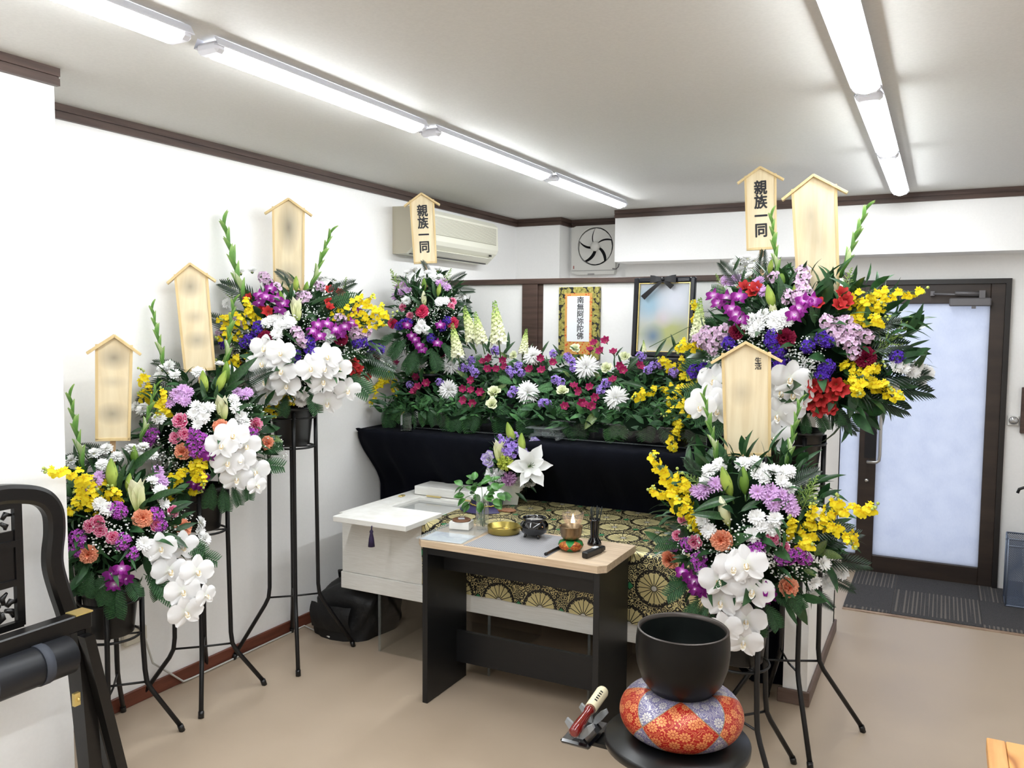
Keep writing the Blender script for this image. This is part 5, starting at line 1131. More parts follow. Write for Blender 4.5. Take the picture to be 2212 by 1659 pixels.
class Arr:
    """a flower arrangement: a dome of flowers about a centre"""
    def __init__(s, root, c, rad, clampx=None, seed=1):
        s.root = root; s.c = Vector(c); s.r = Vector(rad); s.q = random.Random(seed); s.clampx = clampx; s.cl = None
    def at(s, px, py, sink=0.):
        d = ray(px, py).normalized(); o = CAM-s.c; R = s.r*(1-sink)
        D = Vector((d.x/R.x, d.y/R.y, d.z/R.z)); O = Vector((o.x/R.x, o.y/R.y, o.z/R.z))
        a, b, c_ = D.dot(D), 2*D.dot(O), O.dot(O)-1; disc = b*b-4*a*c_
        if disc > 0: t = (-b-sqrt(disc))/(2*a)
        else: t = -b/(2*a)
        p = CAM+d*t
        if s.clampx is not None and p.x < s.clampx: p = CAM+d*((s.clampx-CAM.x)/d.x)
        return p
    def front(s, p, dd):
        """what hangs below the dome hangs in front of the bucket"""
        if p.z > s.c.z-.12: return p
        n, nc = (p-CAM).dot(_f2), (s.c-CAM).dot(_f2); w = min(1, (s.c.z-.12-p.z)/.08); t = min(n, nc-dd)*w+n*(1-w); return CAM+(p-CAM)*(t/n)
    def out(s, p): v = p-s.c; return Vector((v.x/s.r.x, v.y/s.r.y, v.z/s.r.z)).normalized()
    def face(s, p, up=.25, cam=.55, j=.25):
        tc = (CAM-p).normalized(); o = s.out(p); return (o*.6+tc*cam+Vector((0, 0, up))+Vector((s.q.uniform(-j, j), s.q.uniform(-j, j), s.q.uniform(-j, j)))).normalized()
    def fl(s, key, pts, k=1., sink=0.04, up=.25, cam=.55, j=.25):
        for e in pts:
            p = s.at(e[0], e[1], sink); kk = k*(e[2] if len(e) > 2 else 1)*s.q.uniform(.92, 1.08)
            ky = key
            if key == 'white_mum' and s.q.random() < .4: ky = 'white_mum_b'
            put(ky, s.root, p, align(s.face(p, up, cam, j)) @ RZ(s.q.uniform(-3.1, 3.1)), SIZE[key]*kk)
    def orchid(s, key, pts, k=1., j=.12, roll=.25):
        for e in pts:
            p = s.front(s.at(e[0], e[1], -.05), .17); f = s.face(p, -.02, .9, j)
            if len(e) > 3: f = (f+_r*e[3]).normalized()
            put(key, s.root, p, align(f) @ RZ(s.q.uniform(-roll, roll)), SIZE[key]*k*(e[2] if len(e) > 2 else 1))
    def stick(s, key, base, tip, sink=.12, roll=None, dep=0., flip=False):
        """long upright things given by base and tip"""
        b = s.at(*base, sink); d0 = ray(*tip); n = (b-CAM).dot(_f2); t = CAM+d0*((n+dep)/d0.dot(_f2)); ax = t-b; L = ax.length
        put(key, s.root, b, align(ax, (CAM-b).normalized()) @ RZ(pi/2*0 if roll is None else roll), L if key in ('gladiolus', 'goldenrod', 'snapdragon') else L)
    def leafs(s, key, segs, tilt=.8):
        """leaves from base to tip (pixels), face to the viewer"""
        for (b0, t0) in segs:
            b = s.front(s.at(*b0, .12), .10); n = (b-CAM).dot(_f2); d0 = ray(*t0); t = CAM+d0*((n-.02)/d0.dot(_f2)); ax = t-b; L = ax.length
            if s.clampx is not None and t.x < s.clampx: t.x = s.clampx; ax = t-b
            x = ax.normalized(); z = ((CAM-b).normalized()*tilt+Vector((0, 0, .5))+Vector((s.q.uniform(-.3, .3), s.q.uniform(-.3, .3), 0))); y = z.cross(x).normalized(); z = x.cross(y)
            M = Matrix((x, y, z)).transposed().to_4x4(); put(key, s.root, b, M, L)
    def fronds(s, key, segs): s.leafs(key, segs, .9)
    def spray(s, pts, nfl=14, fs=.026, spread=.026, bud=3, adv=.035):
        """oncidium branch: stem through pixel points with many small yellow florets"""
        nfl = int(nfl*1.35); fs *= .88; q = s.q; P = [s.at(*pts[0], .15)]; n0 = (P[0]-CAM).dot(_f2)
        for i, p in enumerate(pts[1:]):
            d0 = ray(*p); t = CAM+d0*((n0-adv*(i+1))/d0.dot(_f2))
            if s.clampx is not None and t.x < s.clampx: t = CAM+d0*((s.clampx-CAM.x)/d0.x)
            P.append(t)
        P = smooth_path(P, 6); m = MB(); N = len(P)
        m.tube([s.c*.3+P[0]*.7]+P, [.0018]+[.0016-.001*i/N for i in range(N)], 5, 1)
        for k in range(nfl+bud):
            t = .06+.94*(k+.5)/(nfl+bud); f = t*(N-1); i = min(N-2, int(f)); c = P[i].lerp(P[i+1], f-i)
            off = Vector((q.uniform(-1, 1), q.uniform(-1, 1), q.uniform(-1, 1))); off = off.normalized()*spread*q.uniform(.4, 1.25)*(1.15-.6*t); p = c+off
            if s.clampx is not None: p.x = max(p.x, s.clampx)
            m.tube([c, (c+p)/2+Vector((0, 0, .003)), p], .0008, 4, 1)
            if k >= nfl: m.ball(p, .0055, 6, 4, 2); continue
            A = T(p) @ align((CAM-p).normalized()*.8+off.normalized()*.8+Vector((0, 0, .1))) @ RZ(q.uniform(-.6, .6)); z = fs*q.uniform(.8, 1.2)
            m.petal(A @ RZ(-pi/2), z*.62, z*1.05, lambda u: .25+.75*sin(pi*(u*.62+.12)), .15, -.3, -.15, z*.10, 7, nu=4, nv=6, mat=0)
            for a in (pi/2, .5, pi-.5): m.petal(A @ RZ(a), z*.42, z*.26, lanc, .3, -.2, .2, nu=3, nv=2, mat=0)
        o = obj('oncidium_spray', m, [YELC, STEM, LIME], s.root); o['label'] = 'yellow oncidium spray'; return o
    def gyps(s, regions, n=70):
        m = MB(); q = s.q
        for (px, py, rx, ry) in regions:
            for k in range(int(n*1.5)):
                a = q.uniform(0, 6.283); r = sqrt(q.random()); p = s.at(px+rx*r*cos(a), py+ry*r*sin(a), q.uniform(.01, .16)); rr = q.choice((.0022, .0028, .0034, .0044))
                m.ball(p, rr, 6, 4, 0, sc=(1, 1, .8))
                if k % 3 == 0: e = p+(s.c-p)*.3; m.tube([p, (p+e)/2+Vector((q.uniform(-.01, .01), q.uniform(-.01, .01), .006)), e], .0006, 3, 1, False)
        o = obj('gypsophila_sprays', m, [BABY, STEM], s.root); o['kind'] = 'stuff'; o['label'] = 'tiny white gypsophila blossoms'
    def filler(s, n=260, size=.07, lo=-.4, core=.66, mats=(FERN, LEAFD)):
        q = s.q; m = MB(); n = int(n*1.7)
        for k in range(n):
            z = q.uniform(lo, .98); a = q.uniform(0, 6.283); r = sqrt(max(0, 1-z*z)); d = Vector((r*cos(a), r*sin(a), z)); p = s.c+Vector((d.x*s.r.x, d.y*s.r.y, d.z*s.r.z))*q.uniform(.55, .95)
            if s.clampx is not None: p.x = max(p.x, s.clampx+.02)
            ax = (d*1.2+Vector((q.uniform(-1, 1), q.uniform(-1, 1), q.uniform(-.9, .9)))).normalized(); z_ = (d+Vector((q.uniform(-.5, .5), q.uniform(-.5, .5), .6))); y = z_.cross(ax)
            if y.length < 1e-3: continue
            y.normalize(); z_ = ax.cross(y); L = size*q.uniform(.7, 1.5)
            if s.clampx is not None and p.x+ax.x*L < s.clampx: ax.x = abs(ax.x); 
            m.petal(T(p) @ Matrix((ax, y, z_)).transposed().to_4x4(), L, L*q.choice((.12, .24, .36)), lanc, .2, -.6, .3, nu=4, nv=2, mat=0 if q.random() < .6 else 1)
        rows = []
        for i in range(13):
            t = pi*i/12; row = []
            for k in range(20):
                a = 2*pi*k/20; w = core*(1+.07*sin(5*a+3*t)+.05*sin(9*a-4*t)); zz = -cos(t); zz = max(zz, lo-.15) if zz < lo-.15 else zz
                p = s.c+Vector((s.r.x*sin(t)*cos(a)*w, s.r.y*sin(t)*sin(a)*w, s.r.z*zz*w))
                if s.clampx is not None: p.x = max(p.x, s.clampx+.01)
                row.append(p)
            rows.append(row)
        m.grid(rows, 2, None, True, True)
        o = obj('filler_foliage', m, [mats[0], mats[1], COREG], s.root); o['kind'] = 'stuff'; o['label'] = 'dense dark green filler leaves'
# ---------- bucket stands and name boards
def bucket(root, x, y, z, h=.185, r0=.080, r1=.104):
    m = MB(); m.lathe([(0, z), (r0-.004, z), (r0, z+.004), (r1-.006, z+h-.02), (r1, z+h-.018), (r1+.001, z+h), (r1-.003, z+h), (r1-.008, z+h-.02), (0, z+h-.03)], 36, T(x, y, 0)); obj('bucket', m, BLACKP, root)
def stand(x, y, zt, half, rot, label, brace, top=.098):
    t = thing('flower_stand', label, 'flower stand', (x, y, 0), 'black tubular flower stands'); M = T(x, y, 0) @ RZ(rot)
    for k, (sx, sy) in enumerate(((1, 1), (-1, 1), (-1, -1), (1, -1))):
        up = top*.78; m = MB(); rr = .0095
        pts = [(sx*up, sy*up, zt+.165), (sx*up, sy*up, zt-.03), (sx*(up+.004), sy*(up+.004), brace+.05), (sx*(up+.008), sy*(up+.008), brace), (sx*(up+.02), sy*(up+.02), brace-.035), (sx*half, sy*half, .012)]
        m.tube([M @ Vector(p) for p in pts], rr, 8); l = obj('leg', m, BLACKM, t)
        m = MB(); m.tube([M @ Vector((sx*(half-.006), sy*(half-.006), .026)), M @ Vector((sx*half, sy*half, 0))], rr+.0022, 8); obj('rubber_foot', m, BLACKP, l)
    for zz, rr, th in ((zt-.006, top+.004, .005), (zt+.135, top+.012, .005)):
        m = MB(); m.tube([M @ Vector((rr*cos(2*pi*k/28), rr*sin(2*pi*k/28), zz)) for k in range(29)], th, 6, cap=False); obj('ring', m, BLACKM, t)
    m = MB(); u_ = top*.78+.006
    for a, b in (((1, 1), (-1, -1)), ((-1, 1), (1, -1))): m.tube([M @ Vector((a[0]*u_, a[1]*u_, zt-.008)), M @ Vector((b[0]*u_, b[1]*u_, zt-.008))], .004, 6)
    obj('bucket_rest', m, BLACKM, t)
    for a, b in (((1, 1), (-1, -1)), ((-1, 1), (1, -1))):
        m = MB(); mid = .03; m.tube([M @ Vector((a[0]*u_, a[1]*u_, brace)), M @ Vector((0, 0, brace-.012+(.010 if a == (1, 1) else 0))), M @ Vector((b[0]*u_, b[1]*u_, brace))], .0045, 6); obj('cross_brace', m, BLACKM, t)
    return t
BOARD = speck('pale_cedar', srgb(222, 204, 167), srgb(232, 217, 184), 9, .6, stretch=(6, 1, .5), spec=.25)
BOARDE = speck('cedar_edge', srgb(210, 184, 134), srgb(222, 198, 150), 9, .6, stretch=(6, 1, .5), spec=.25)
def smudge(name, blobs):
    t = NT(name); vec, u, v = t.uv(); base = t.ramp(t.noise(9, 3, stretch=(6, 1, .5)), [(.35, srgb(222, 204, 167)), (.65, srgb(232, 217, 184))]); c = base
    for bx_, by_, rx_, ry_, s_ in blobs:
        dx = t.math('DIVIDE', t.math('SUBTRACT', u, bx_), rx_); dy = t.math('DIVIDE', t.math('SUBTRACT', v, by_), ry_)
        d = t.math('SQRT', t.math('ADD', t.math('MULTIPLY', dx, dx), t.math('MULTIPLY', dy, dy))); f = t.math('MULTIPLY', t.math('SUBTRACT', 1., d, clamp=True), s_); c = t.mix(f, c, srgb(120, 114, 104))
    return t.bsdf(c, .6, 0, .25)
def board(apex, bot, width, Y, label, blobs=(), text=None, small=None, yaw=0., stake=.25):
    """cedar name board: apex and bottom middle given in pixels on the plane y=Y"""
    a, b = ony(*apex, Y), ony(*bot, Y); ax = (a-b); h = ax.length; up = ax.normalized(); n = (CAM-b); n.z = 0; n.normalize(); n = RZ(yaw).to_3x3() @ n
    xx = up.cross(n).normalized()*1.0; n = xx.cross(up).normalized(); M = T(b) @ Matrix((xx, -n, up)).transposed().to_4x4()    # local x across, y backwards, z up
    t = thing('name_board', label, 'name board', tuple(b - up*stake), 'cedar name boards'); w = width/2; sh = .13*h; zs = h-sh*.95
    m = MB(); outl = [(-w*.94, 0), (w*.94, 0), (w, zs), (0, h-.012), (-w, zs)]
    bI = len(m.v); m.v.extend([M @ Vector((x, -.004, z)) for x, z in outl]); m.face([bI+k for k in range(5)], 0, [((x/w+1)/2, z/h) for x, z in outl], False)
    bI = len(m.v); m.v.extend([M @ Vector((x, .008, z)) for x, z in outl]); m.face([bI+4-k for k in range(5)], 0, None, False)
    for k in range(5):
        p, q = outl[k], outl[(k+1) % 5]; bI = len(m.v); m.v.extend([M @ Vector((p[0], -.004, p[1])), M @ Vector((p[0], .008, p[1])), M @ Vector((q[0], .008, q[1])), M @ Vector((q[0], -.004, q[1]))]); m.face((bI, bI+1, bI+2, bI+3), 0, None, False)
    obj('panel', m, smudge('cedar_panel', blobs) if blobs else BOARD, t)
    e = .010
    for s_ in (-1, 1):
        m = MB(); x0, x1 = s_*w*.94, s_*w
        rows = [[M @ Vector(v) for v in ((x0, -.008, 0), (x0-s_*e, -.008, 0), (x0-s_*e, .009, 0), (x0, .009, 0))], [M @ Vector(v) for v in ((x1, -.008, zs+.01), (x1-s_*e, -.008, zs+.01), (x1-s_*e, .009, zs+.01), (x1, .009, zs+.01))]]
        m.grid(rows, 0, None, False, True); m.face((3, 2, 1, 0), 0, None, False); obj('side_strip', m, BOARDE, t)
        m = MB(); L = sqrt((w*1.42)**2+(sh*1.32)**2); an = atan2(sh*1.32, w*1.42)
        m.box((-.002, -.020, -.004), (L, .014, .006), M @ T(0, 0, h-.006) @ (I4 if s_ > 0 else RZ(pi)) @ RY(an) if s_ > 0 else M @ T(0, 0, h-.006) @ SC(-1, 1, 1) @ RY(an), bev=.001); obj('roof_slat', m, BOARDE, t)
    m = MB(); m.box((-w*.94, -.008, -.004), (w*.94, .009, .008), M, bev=.001); obj('bottom_strip', m, BOARDE, t)
    m = MB(); m.box((-.010, 0.0, -stake), (.010, .012, .05), M @ T(0, .009, 0)); obj('stake', m, speck('stake_wood', srgb(196, 158, 116), srgb(212, 176, 134), 8, .65), t)
    if text:
        tm = text_mesh('\n'.join(text), h*.185, LETTER, 0., .0005, .95, bold=h*.0060); obj('lettering', tm, LETTER, t, M @ T(0, -.0050, h*.475) @ RX(pi/2) @ SC(.84, .98, 1))
    if small:
        tm = text_mesh('\n'.join(small), .024, LETTER, 0., .0004, .85, bold=.0004); obj('lettering', tm, LETTER, t, M @ T(w*.48, -.0050, h*.80) @ RX(pi/2))
        m = MB(); m.ball((-.004, -.005, h*.155), .0035, 6, 4, 0, M); m.ball((.003, -.005, h*.148), .003, 6, 4, 0, M); obj('ink_dot', m, LETTER, t)
    return t
# ================================================================== the stands and their arrangements
XW = XL+.05
def arrangement(label, x, y, zt, c, rad, clampx=None, seed=1, hb=.185):
    t = thing('flower_arrangement', label, 'flower arrangement', (x, y, zt), 'mourning flower arrangements'); bucket(t, x, y, zt, hb); return Arr(t, c, rad, clampx, seed)
# ---- S1: shortest stand on the wall side
stand(-2.765, 2.05, .42, .172, 0, 'lowest black tubular flower stand, partly behind the folded chair', .215)
A = arrangement('mourning flowers in the lowest bucket by the folded chair, orchids hanging over its side', -2.765, 2.05, .422, (-2.745, 2.06, .83), (.25, .27, .27), XW, 1)
A.filler(300, .07, -.75)
A.fl('white_mum', [(203, 982), (230, 972), (252, 988), (222, 1005), (285, 972), (310, 968), (300, 988), (155, 997), (328, 985), (345, 1062), (352, 1090), (328, 1042), (430, 1130), (428, 1150), (440, 1166), (310, 1176), (322, 1192), (232, 1100), (215, 1090), (335, 1210)])
A.fl('lilac_mum', [(205, 1042), (185, 1052), (340, 1018), (342, 1034), (352, 1042), (215, 1030)])
for b, t in (((182, 1020), (150, 850)), ((303, 955), (338, 832))): A.stick('gladiolus', b, t)
A.stick('lily_bud', (246, 1058), (240, 990)); A.stick('green_lily_bud', (292, 1006), (290, 962)); A.stick('half_open_lily', (300, 1102), (293, 1030)); A.stick('lily_bud', (276, 1062), (281, 1022))
A.leafs('lily_leaf', [((285, 1015), (348, 962)), ((258, 1060), (270, 1000)), ((285, 1000), (262, 965)), ((318, 1085), (398, 1055)), ((300, 1105), (322, 1075)), ((225, 1075), (200, 1050))])
A.leafs('lily_leaf_long', [((170, 1010), (158, 960)), ((200, 1010), (185, 965)), ((150, 1005), (135, 975))])
A.spray([(215, 1060), (185, 1035), (150, 1022), (88, 1018)], 26, .03, .03, 3, .13); A.spray([(205, 1085), (175, 1080), (152, 1105)], 20, .03, .032); A.spray([(225, 1050), (195, 1050), (160, 1060)], 16, .03, .028); A.spray([(265, 1075), (245, 1068), (232, 1050)], 9, .03, .02); A.spray([(200, 1100), (190, 1075), (205, 1050)], 10, .03, .02)
A.fl('magenta_statice', [(258, 1106), (168, 1162), (163, 1186), (265, 1170), (285, 1196), (336, 1112), (250, 1098), (345, 1135)])
A.fl('orange_carnation', [(308, 1119), (190, 1198), (396, 1140)], up=.1); A.fl('pink_edged_carnation', [(210, 1128), (216, 1146), (194, 1137), (243, 1161), (375, 1104), (337, 1133)], up=.1)
A.gyps([(275, 1150, 95, 45), (370, 1130, 50, 40), (225, 1150, 60, 50)], 75)
A.orchid('dendrobium', [(253, 1245), (262, 1228), (246, 1262)]); A.orchid('dark_dendrobium', [(272, 1250), (240, 1240)])
A.orchid('phal', [(345, 1183, .95), (393, 1180), (365, 1232, 1.05), (424, 1234), (393, 1276), (400, 1322), (443, 1286, .7, .9)])
A.fronds('fern_frond', [((240, 1230), (200, 1300)), ((255, 1250), (245, 1340)), ((330, 1240), (345, 1295)), ((400, 1200), (468, 1205)), ((200, 1230), (180, 1290)), ((215, 1200), (160, 1230)), ((270, 1240), (300, 1290)), ((380, 1160), (440, 1190)), ((310, 1240), (380, 1290)), ((230, 1250), (225, 1310))])
A.fronds('palm_frond', [((230, 1000), (140, 985)), ((250, 990), (180, 960))])
board((247, 722), (244, 950), .128, 2.09, 'blurred cedar name board rising from the lowest arrangement by the folded chair', [(.5, .78, .5, .13, .75), (.5, .55, .45, .07, .3), (.48, .25, .5, .12, .7)], stake=.22)
# ---- S2
stand(-2.79, 2.51, .72, .178, 0, 'middle height black tubular flower stand along the white wall', .205)
A = arrangement('mourning flowers in the middle height bucket along the white wall', -2.79, 2.51, .722, (-2.76, 2.53, 1.15), (.27, .29, .28), XW, 2)
A.filler(320, .075, -.8)
A.fl('white_mum', [(365, 806), (345, 816), (378, 812), (366, 792), (352, 800), (428, 806), (475, 792), (497, 802), (425, 880), (441, 886), (418, 894), (440, 902), (452, 882), (428, 917), (510, 882), (520, 902), (528, 914), (345, 905), (505, 865), (310, 885), (297, 880)])
A.fl('lilac_mum', [(380, 851), (395, 843), (406, 849), (386, 863), (401, 868), (365, 872), (512, 848), (528, 854), (535, 848)])
A.stick('gladiolus', (355, 795), (328, 662)); A.stick('gladiolus', (486, 800), (505, 650))
A.stick('lily_bud', (445, 850), (438, 800)); A.stick('lily_bud', (470, 848), (488, 800)); A.stick('green_lily_bud', (489, 828), (490, 780)); A.stick('half_open_lily', (482, 906), (478, 850))
A.leafs('lily_leaf', [((455, 880), (432, 835)), ((492, 835), (556, 770)), ((465, 870), (470, 830)), ((490, 845), (530, 820)), ((500, 895), (548, 870))])
A.spray([(330, 870), (318, 840), (308, 800)], 18, .03, .03); A.spray([(345, 850), (325, 860), (300, 845)], 12, .03, .028); A.spray([(360, 890), (355, 870), (350, 840)], 12, .03, .022); A.spray([(370, 890), (345, 878), (340, 900)], 8, .03, .02)
A.spray([(450, 1000), (415, 1005), (380, 1035), (352, 1045)], 22, .03, .03); A.spray([(440, 990), (430, 1010), (440, 1050)], 16, .03, .028); A.spray([(430, 1040), (415, 1055), (440, 1065)], 8, .03, .02); A.spray([(395, 1060), (365, 1070), (345, 1090)], 10, .028, .026)
A.fl('pink_edged_carnation', [(388, 908, 1.25), (552, 918, 1.2), (378, 945), (398, 938)], up=.1); A.fl('orange_carnation', [(478, 922), (394, 976), (578, 958, .85)], up=.1)
A.fl('magenta_statice', [(420, 936), (322, 950), (330, 938), (545, 936), (425, 976), (415, 958), (432, 948), (440, 965)])
A.orchid('dark_dendrobium', [(430, 1048), (450, 985), (438, 1030), (418, 1045)])
A.gyps([(400, 930, 80, 40), (590, 985, 30, 45), (380, 1000, 40, 40), (540, 900, 40, 30)], 80)
A.orchid('phal', [(500, 940, 1.1), (478, 962), (530, 962), (490, 998, 1.05), (518, 990), (510, 1032, 1.05), (550, 1018), (553, 1048, .75, .8)])
A.fronds('fern_frond', [((540, 1010), (610, 1000)), ((530, 1030), (540, 1080)), ((480, 1050), (490, 1105)), ((460, 1040), (450, 1100)), ((420, 1050), (385, 1090)), ((560, 980), (605, 960)), ((400, 1020), (345, 1050)), ((500, 1050), (520, 1090))])
A.fronds('palm_frond', [((380, 810), (300, 850)), ((400, 800), (335, 780)), ((520, 830), (580, 800))]); A.leafs('aucuba_leaf', [((575, 945), (612, 955))])
board((410, 568), (432, 800), .135, 2.53, 'blurred cedar name board over the middle height wall arrangement', [(.45, .78, .4, .13, .7), (.5, .5, .4, .08, .4), (.5, .28, .45, .10, .6)], stake=.22)
# ---- S3
stand(-2.745, 3.03, 1.02, .2, 0, 'tallest black tubular flower stand by the coffin head', .285)
A = arrangement('wide mourning flowers in the tall bucket by the coffin head', -2.745, 3.03, 1.022, (-2.72, 3.06, 1.50), (.34, .38, .31), XW, 3)
A.filler(420, .085, -.75)
A.fl('white_mum', [(520, 592), (545, 588), (492, 656), (508, 664), (600, 690), (615, 682), (626, 697), (586, 692), (602, 706), (616, 702), (598, 722), (575, 700), (703, 602), (722, 608), (690, 605), (650, 866), (657, 852), (665, 862), (820, 782), (826, 796), (838, 788), (640, 845), (655, 790)])
A.fl('white_carnation', [(710, 726)])
A.orchid('dendrobium', [(575, 642), (598, 646), (562, 638), (585, 624), (612, 656), (706, 700), (686, 702), (725, 712), (690, 726), (745, 706), (675, 716), (760, 698)], j=.3); A.orchid('dark_dendrobium', [(604, 670), (560, 655), (735, 722), (770, 672)], j=.4)
A.fl('red_alstroemeria', [(565, 672), (580, 677), (542, 648), (712, 630), (733, 637), (706, 655), (709, 668), (760, 786), (772, 797), (765, 808), (746, 786), (786, 811), (771, 826), (516, 786), (755, 800)])
A.spray([(560, 700), (545, 670), (530, 648)], 20, .03, .026); A.spray([(575, 700), (520, 690), (475, 690)], 22, .03, .032); A.spray([(540, 740), (500, 710), (470, 735)], 12, .03, .03); A.spray([(545, 770), (515, 775), (468, 780)], 16, .03, .03)
A.spray([(720, 690), (765, 655), (805, 640)], 20, .03, .03); A.spray([(740, 700), (790, 670), (850, 680)], 26, .03, .036); A.spray([(760, 700), (800, 690), (830, 655)], 18, .03, .03); A.spray([(750, 715), (810, 700), (835, 700)], 12, .03, .024); A.spray([(640, 860), (600, 870), (565, 890)], 24, .03, .03); A.spray([(620, 855), (600, 885), (590, 900)], 10, .028, .02)
A.fl('lilac_stock', [(580, 612), (596, 622), (650, 642), (690, 618), (645, 730), (657, 737), (640, 716), (780, 722), (792, 716), (765, 722), (570, 600), (660, 640), (735, 690), (508, 700), (480, 722), (762, 712)])
A.stick('half_open_lily', (641, 692), (640, 640)); A.stick('green_lily_bud', (660, 642), (664, 608)); A.stick('green_lily_bud', (612, 665), (605, 628)); A.stick('lily_bud', (640, 630), (640, 596))
A.leafs('lily_leaf', [((670, 660), (712, 640)), ((660, 665), (690, 705)), ((690, 660), (725, 655)), ((655, 690), (685, 680)), ((540, 640), (515, 620)), ((625, 650), (632, 610)), ((700, 650), (750, 645))])
A.fl('crimson_carnation', [(573, 731), (737, 731), (811, 776)], up=.1); A.fl('violet_statice', [(558, 705), (538, 732), (668, 738), (670, 756), (770, 742), (782, 738), (801, 751), (820, 756), (632, 792), (638, 768), (487, 742), (555, 715), (528, 742)])
A.gyps([(590, 745, 60, 50), (665, 690, 50, 35), (720, 765, 70, 35), (530, 745, 50, 45), (770, 770, 40, 25), (640, 800, 30, 40)], 85)
A.orchid('phal', [(572, 752), (607, 762), (566, 784, 1.05), (608, 800, 1.05), (572, 822), (618, 832), (578, 852, 1.05), (705, 770, 1.05), (670, 795, 1.05), (730, 795), (697, 822, 1.1), (750, 842), (706, 868, 1.08), (700, 795)])
A.stick('gladiolus', (532, 668), (483, 478)); A.stick('gladiolus', (670, 628), (716, 498))
A.fronds('fern_frond', [((600, 840), (540, 880)), ((660, 840), (690, 890)), ((500, 760), (450, 800)), ((780, 800), (850, 800)), ((620, 850), (610, 900)), ((740, 800), (800, 850)), ((540, 800), (480, 830)), ((700, 660), (770, 640)), ((480, 740), (450, 740))])
A.fronds('palm_frond', [((560, 650), (480, 610)), ((700, 640), (760, 610)), ((640, 620), (600, 585)), ((780, 760), (850, 790)), ((520, 720), (450, 680))])
for b, t in (((505, 665), (497, 600)), ((735, 650), (752, 600))): A.stick('goldenrod', b, t)
board((623, 428), (624, 625), .152, 3.08, 'blurred cedar name board over the wide arrangement by the coffin head', [(.5, .68, .36, .32, .85), (.5, .2, .4, .12, .35)], stake=.25)
# ---- S4: arrangement standing on the altar against the wall
A = arrangement('tall mourning flowers on the altar below the air conditioner', -2.66, 4.12, AZ+.016, (-2.66, 4.10, 1.60), (.24, .24, .31), XW, 4, .3)
A.filler(300, .08, -.9)
A.fl('white_mum', [(880, 592), (925, 592), (945, 586), (960, 596), (935, 602), (950, 602), (895, 586), (878, 651), (945, 656), (962, 651), (951, 652), (997, 641), (910, 701), (905, 711), (921, 713), (915, 600)], 1.05)
A.fl('lilac_mum', [(860, 621), (873, 616), (881, 628), (855, 641), (866, 633), (950, 613), (965, 621), (958, 608)], 1.1)
A.stick('cream_lily_bud', (917, 662), (915, 628)); A.stick('lily_bud', (946, 640), (951, 612)); A.stick('green_lily_bud', (917, 630), (916, 600))
A.leafs('lily_leaf', [((908, 660), (880, 635)), ((938, 640), (935, 605)), ((925, 655), (930, 678))])
A.fl('pink_edged_carnation', [(869, 664), (885, 681), (978, 650), (975, 661)], up=.1); A.fl('hot_pink_carnation', [(911, 672, 1.25), (848, 699), (979, 698, 1.1)], up=.1)
A.gyps([(925, 700, 60, 40), (890, 670, 40, 30), (960, 680, 35, 30)], 80)
A.fl('violet_statice', [(870, 700), (881, 695), (955, 706), (966, 692), (931, 731), (862, 705)]); A.orchid('dendrobium', [(890, 725), (906, 746), (945, 741), (880, 702), (897, 733), (951, 702), (912, 755)], j=.35)
A.fronds('palm_frond', [((960, 620), (1000, 590)), ((975, 650), (1015, 662)), ((975, 690), (1015, 700)), ((890, 610), (850, 600)), ((930, 600), (915, 565)), ((970, 630), (1020, 625))])
A.fronds('fern_frond', [((880, 730), (840, 770)), ((900, 750), (890, 800)), ((930, 750), (950, 800)), ((860, 720), (820, 740)), ((910, 760), (870, 800)), ((950, 740), (990, 775)), ((850, 690), (812, 700))])
for b, t in (((870, 640), (848, 580)), ((950, 625), (978, 582))): A.stick('goldenrod', b, t)
board((910, 417), (919, 568), .142, 4.06, 'cedar name board with black brush lettering beside the air conditioner', text='親族一同', stake=.3)
# ---- altar flower row
al_ = thing('altar_flowers', 'long bank of white, magenta and lilac flowers along the altar', 'flower arrangement', (-1.9, 4.0, AZ+.2), 'mourning flower arrangements')
class Row(Arr):
    def at(s, px, py, sink=0.):
        d = ray(px, py).normalized(); n = Vector((0, -.72, .69)).normalized(); o = Vector((0, 3.84, 1.13))-n*(sink*.3); t = (o-CAM).dot(n)/d.dot(n); p = CAM+d*t
        if p.y > 4.3 or t < 0: p = CAM+d*((4.3-CAM.y)/d.y)
        if p.x < XW: p = CAM+d*((XW-CAM.x)/d.x)
        return p
    def out(s, p): return Vector((0, -.75, .66))
    def filler2(s):
        q = s.q; m = MB(); n = 1500
        for k in range(n):
            x = q.uniform(-2.86, -.95); u = q.random(); p = Vector((x, 3.88+.34*u, 1.12+.27*u+q.uniform(-.05, .03))); ax = Vector((q.uniform(-1, 1), q.uniform(-1, .1), q.uniform(-.3, .9))).normalized(); z_ = Vector((q.uniform(-.5, .5), -.7, .8)); y = z_.cross(ax).normalized(); z_ = ax.cross(y); L = .055*q.uniform(.7, 1.5)
            m.petal(T(p) @ Matrix((ax, y, z_)).transposed().to_4x4(), L, L*q.choice((.16, .3, .45)), lanc, .2, -.5, .3, nu=4, nv=2, mat=q.choice((0, 0, 1, 2)))
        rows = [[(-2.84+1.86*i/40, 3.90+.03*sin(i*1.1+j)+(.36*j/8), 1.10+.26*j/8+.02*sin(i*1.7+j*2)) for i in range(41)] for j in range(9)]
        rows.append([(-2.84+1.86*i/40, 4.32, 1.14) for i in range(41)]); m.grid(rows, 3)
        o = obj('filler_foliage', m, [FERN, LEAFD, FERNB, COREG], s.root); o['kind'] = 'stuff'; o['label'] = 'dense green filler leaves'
A = Row(al_, (-1.9, 4.1, 1.2), (1, .3, .3), XW, 5); A.filler2()
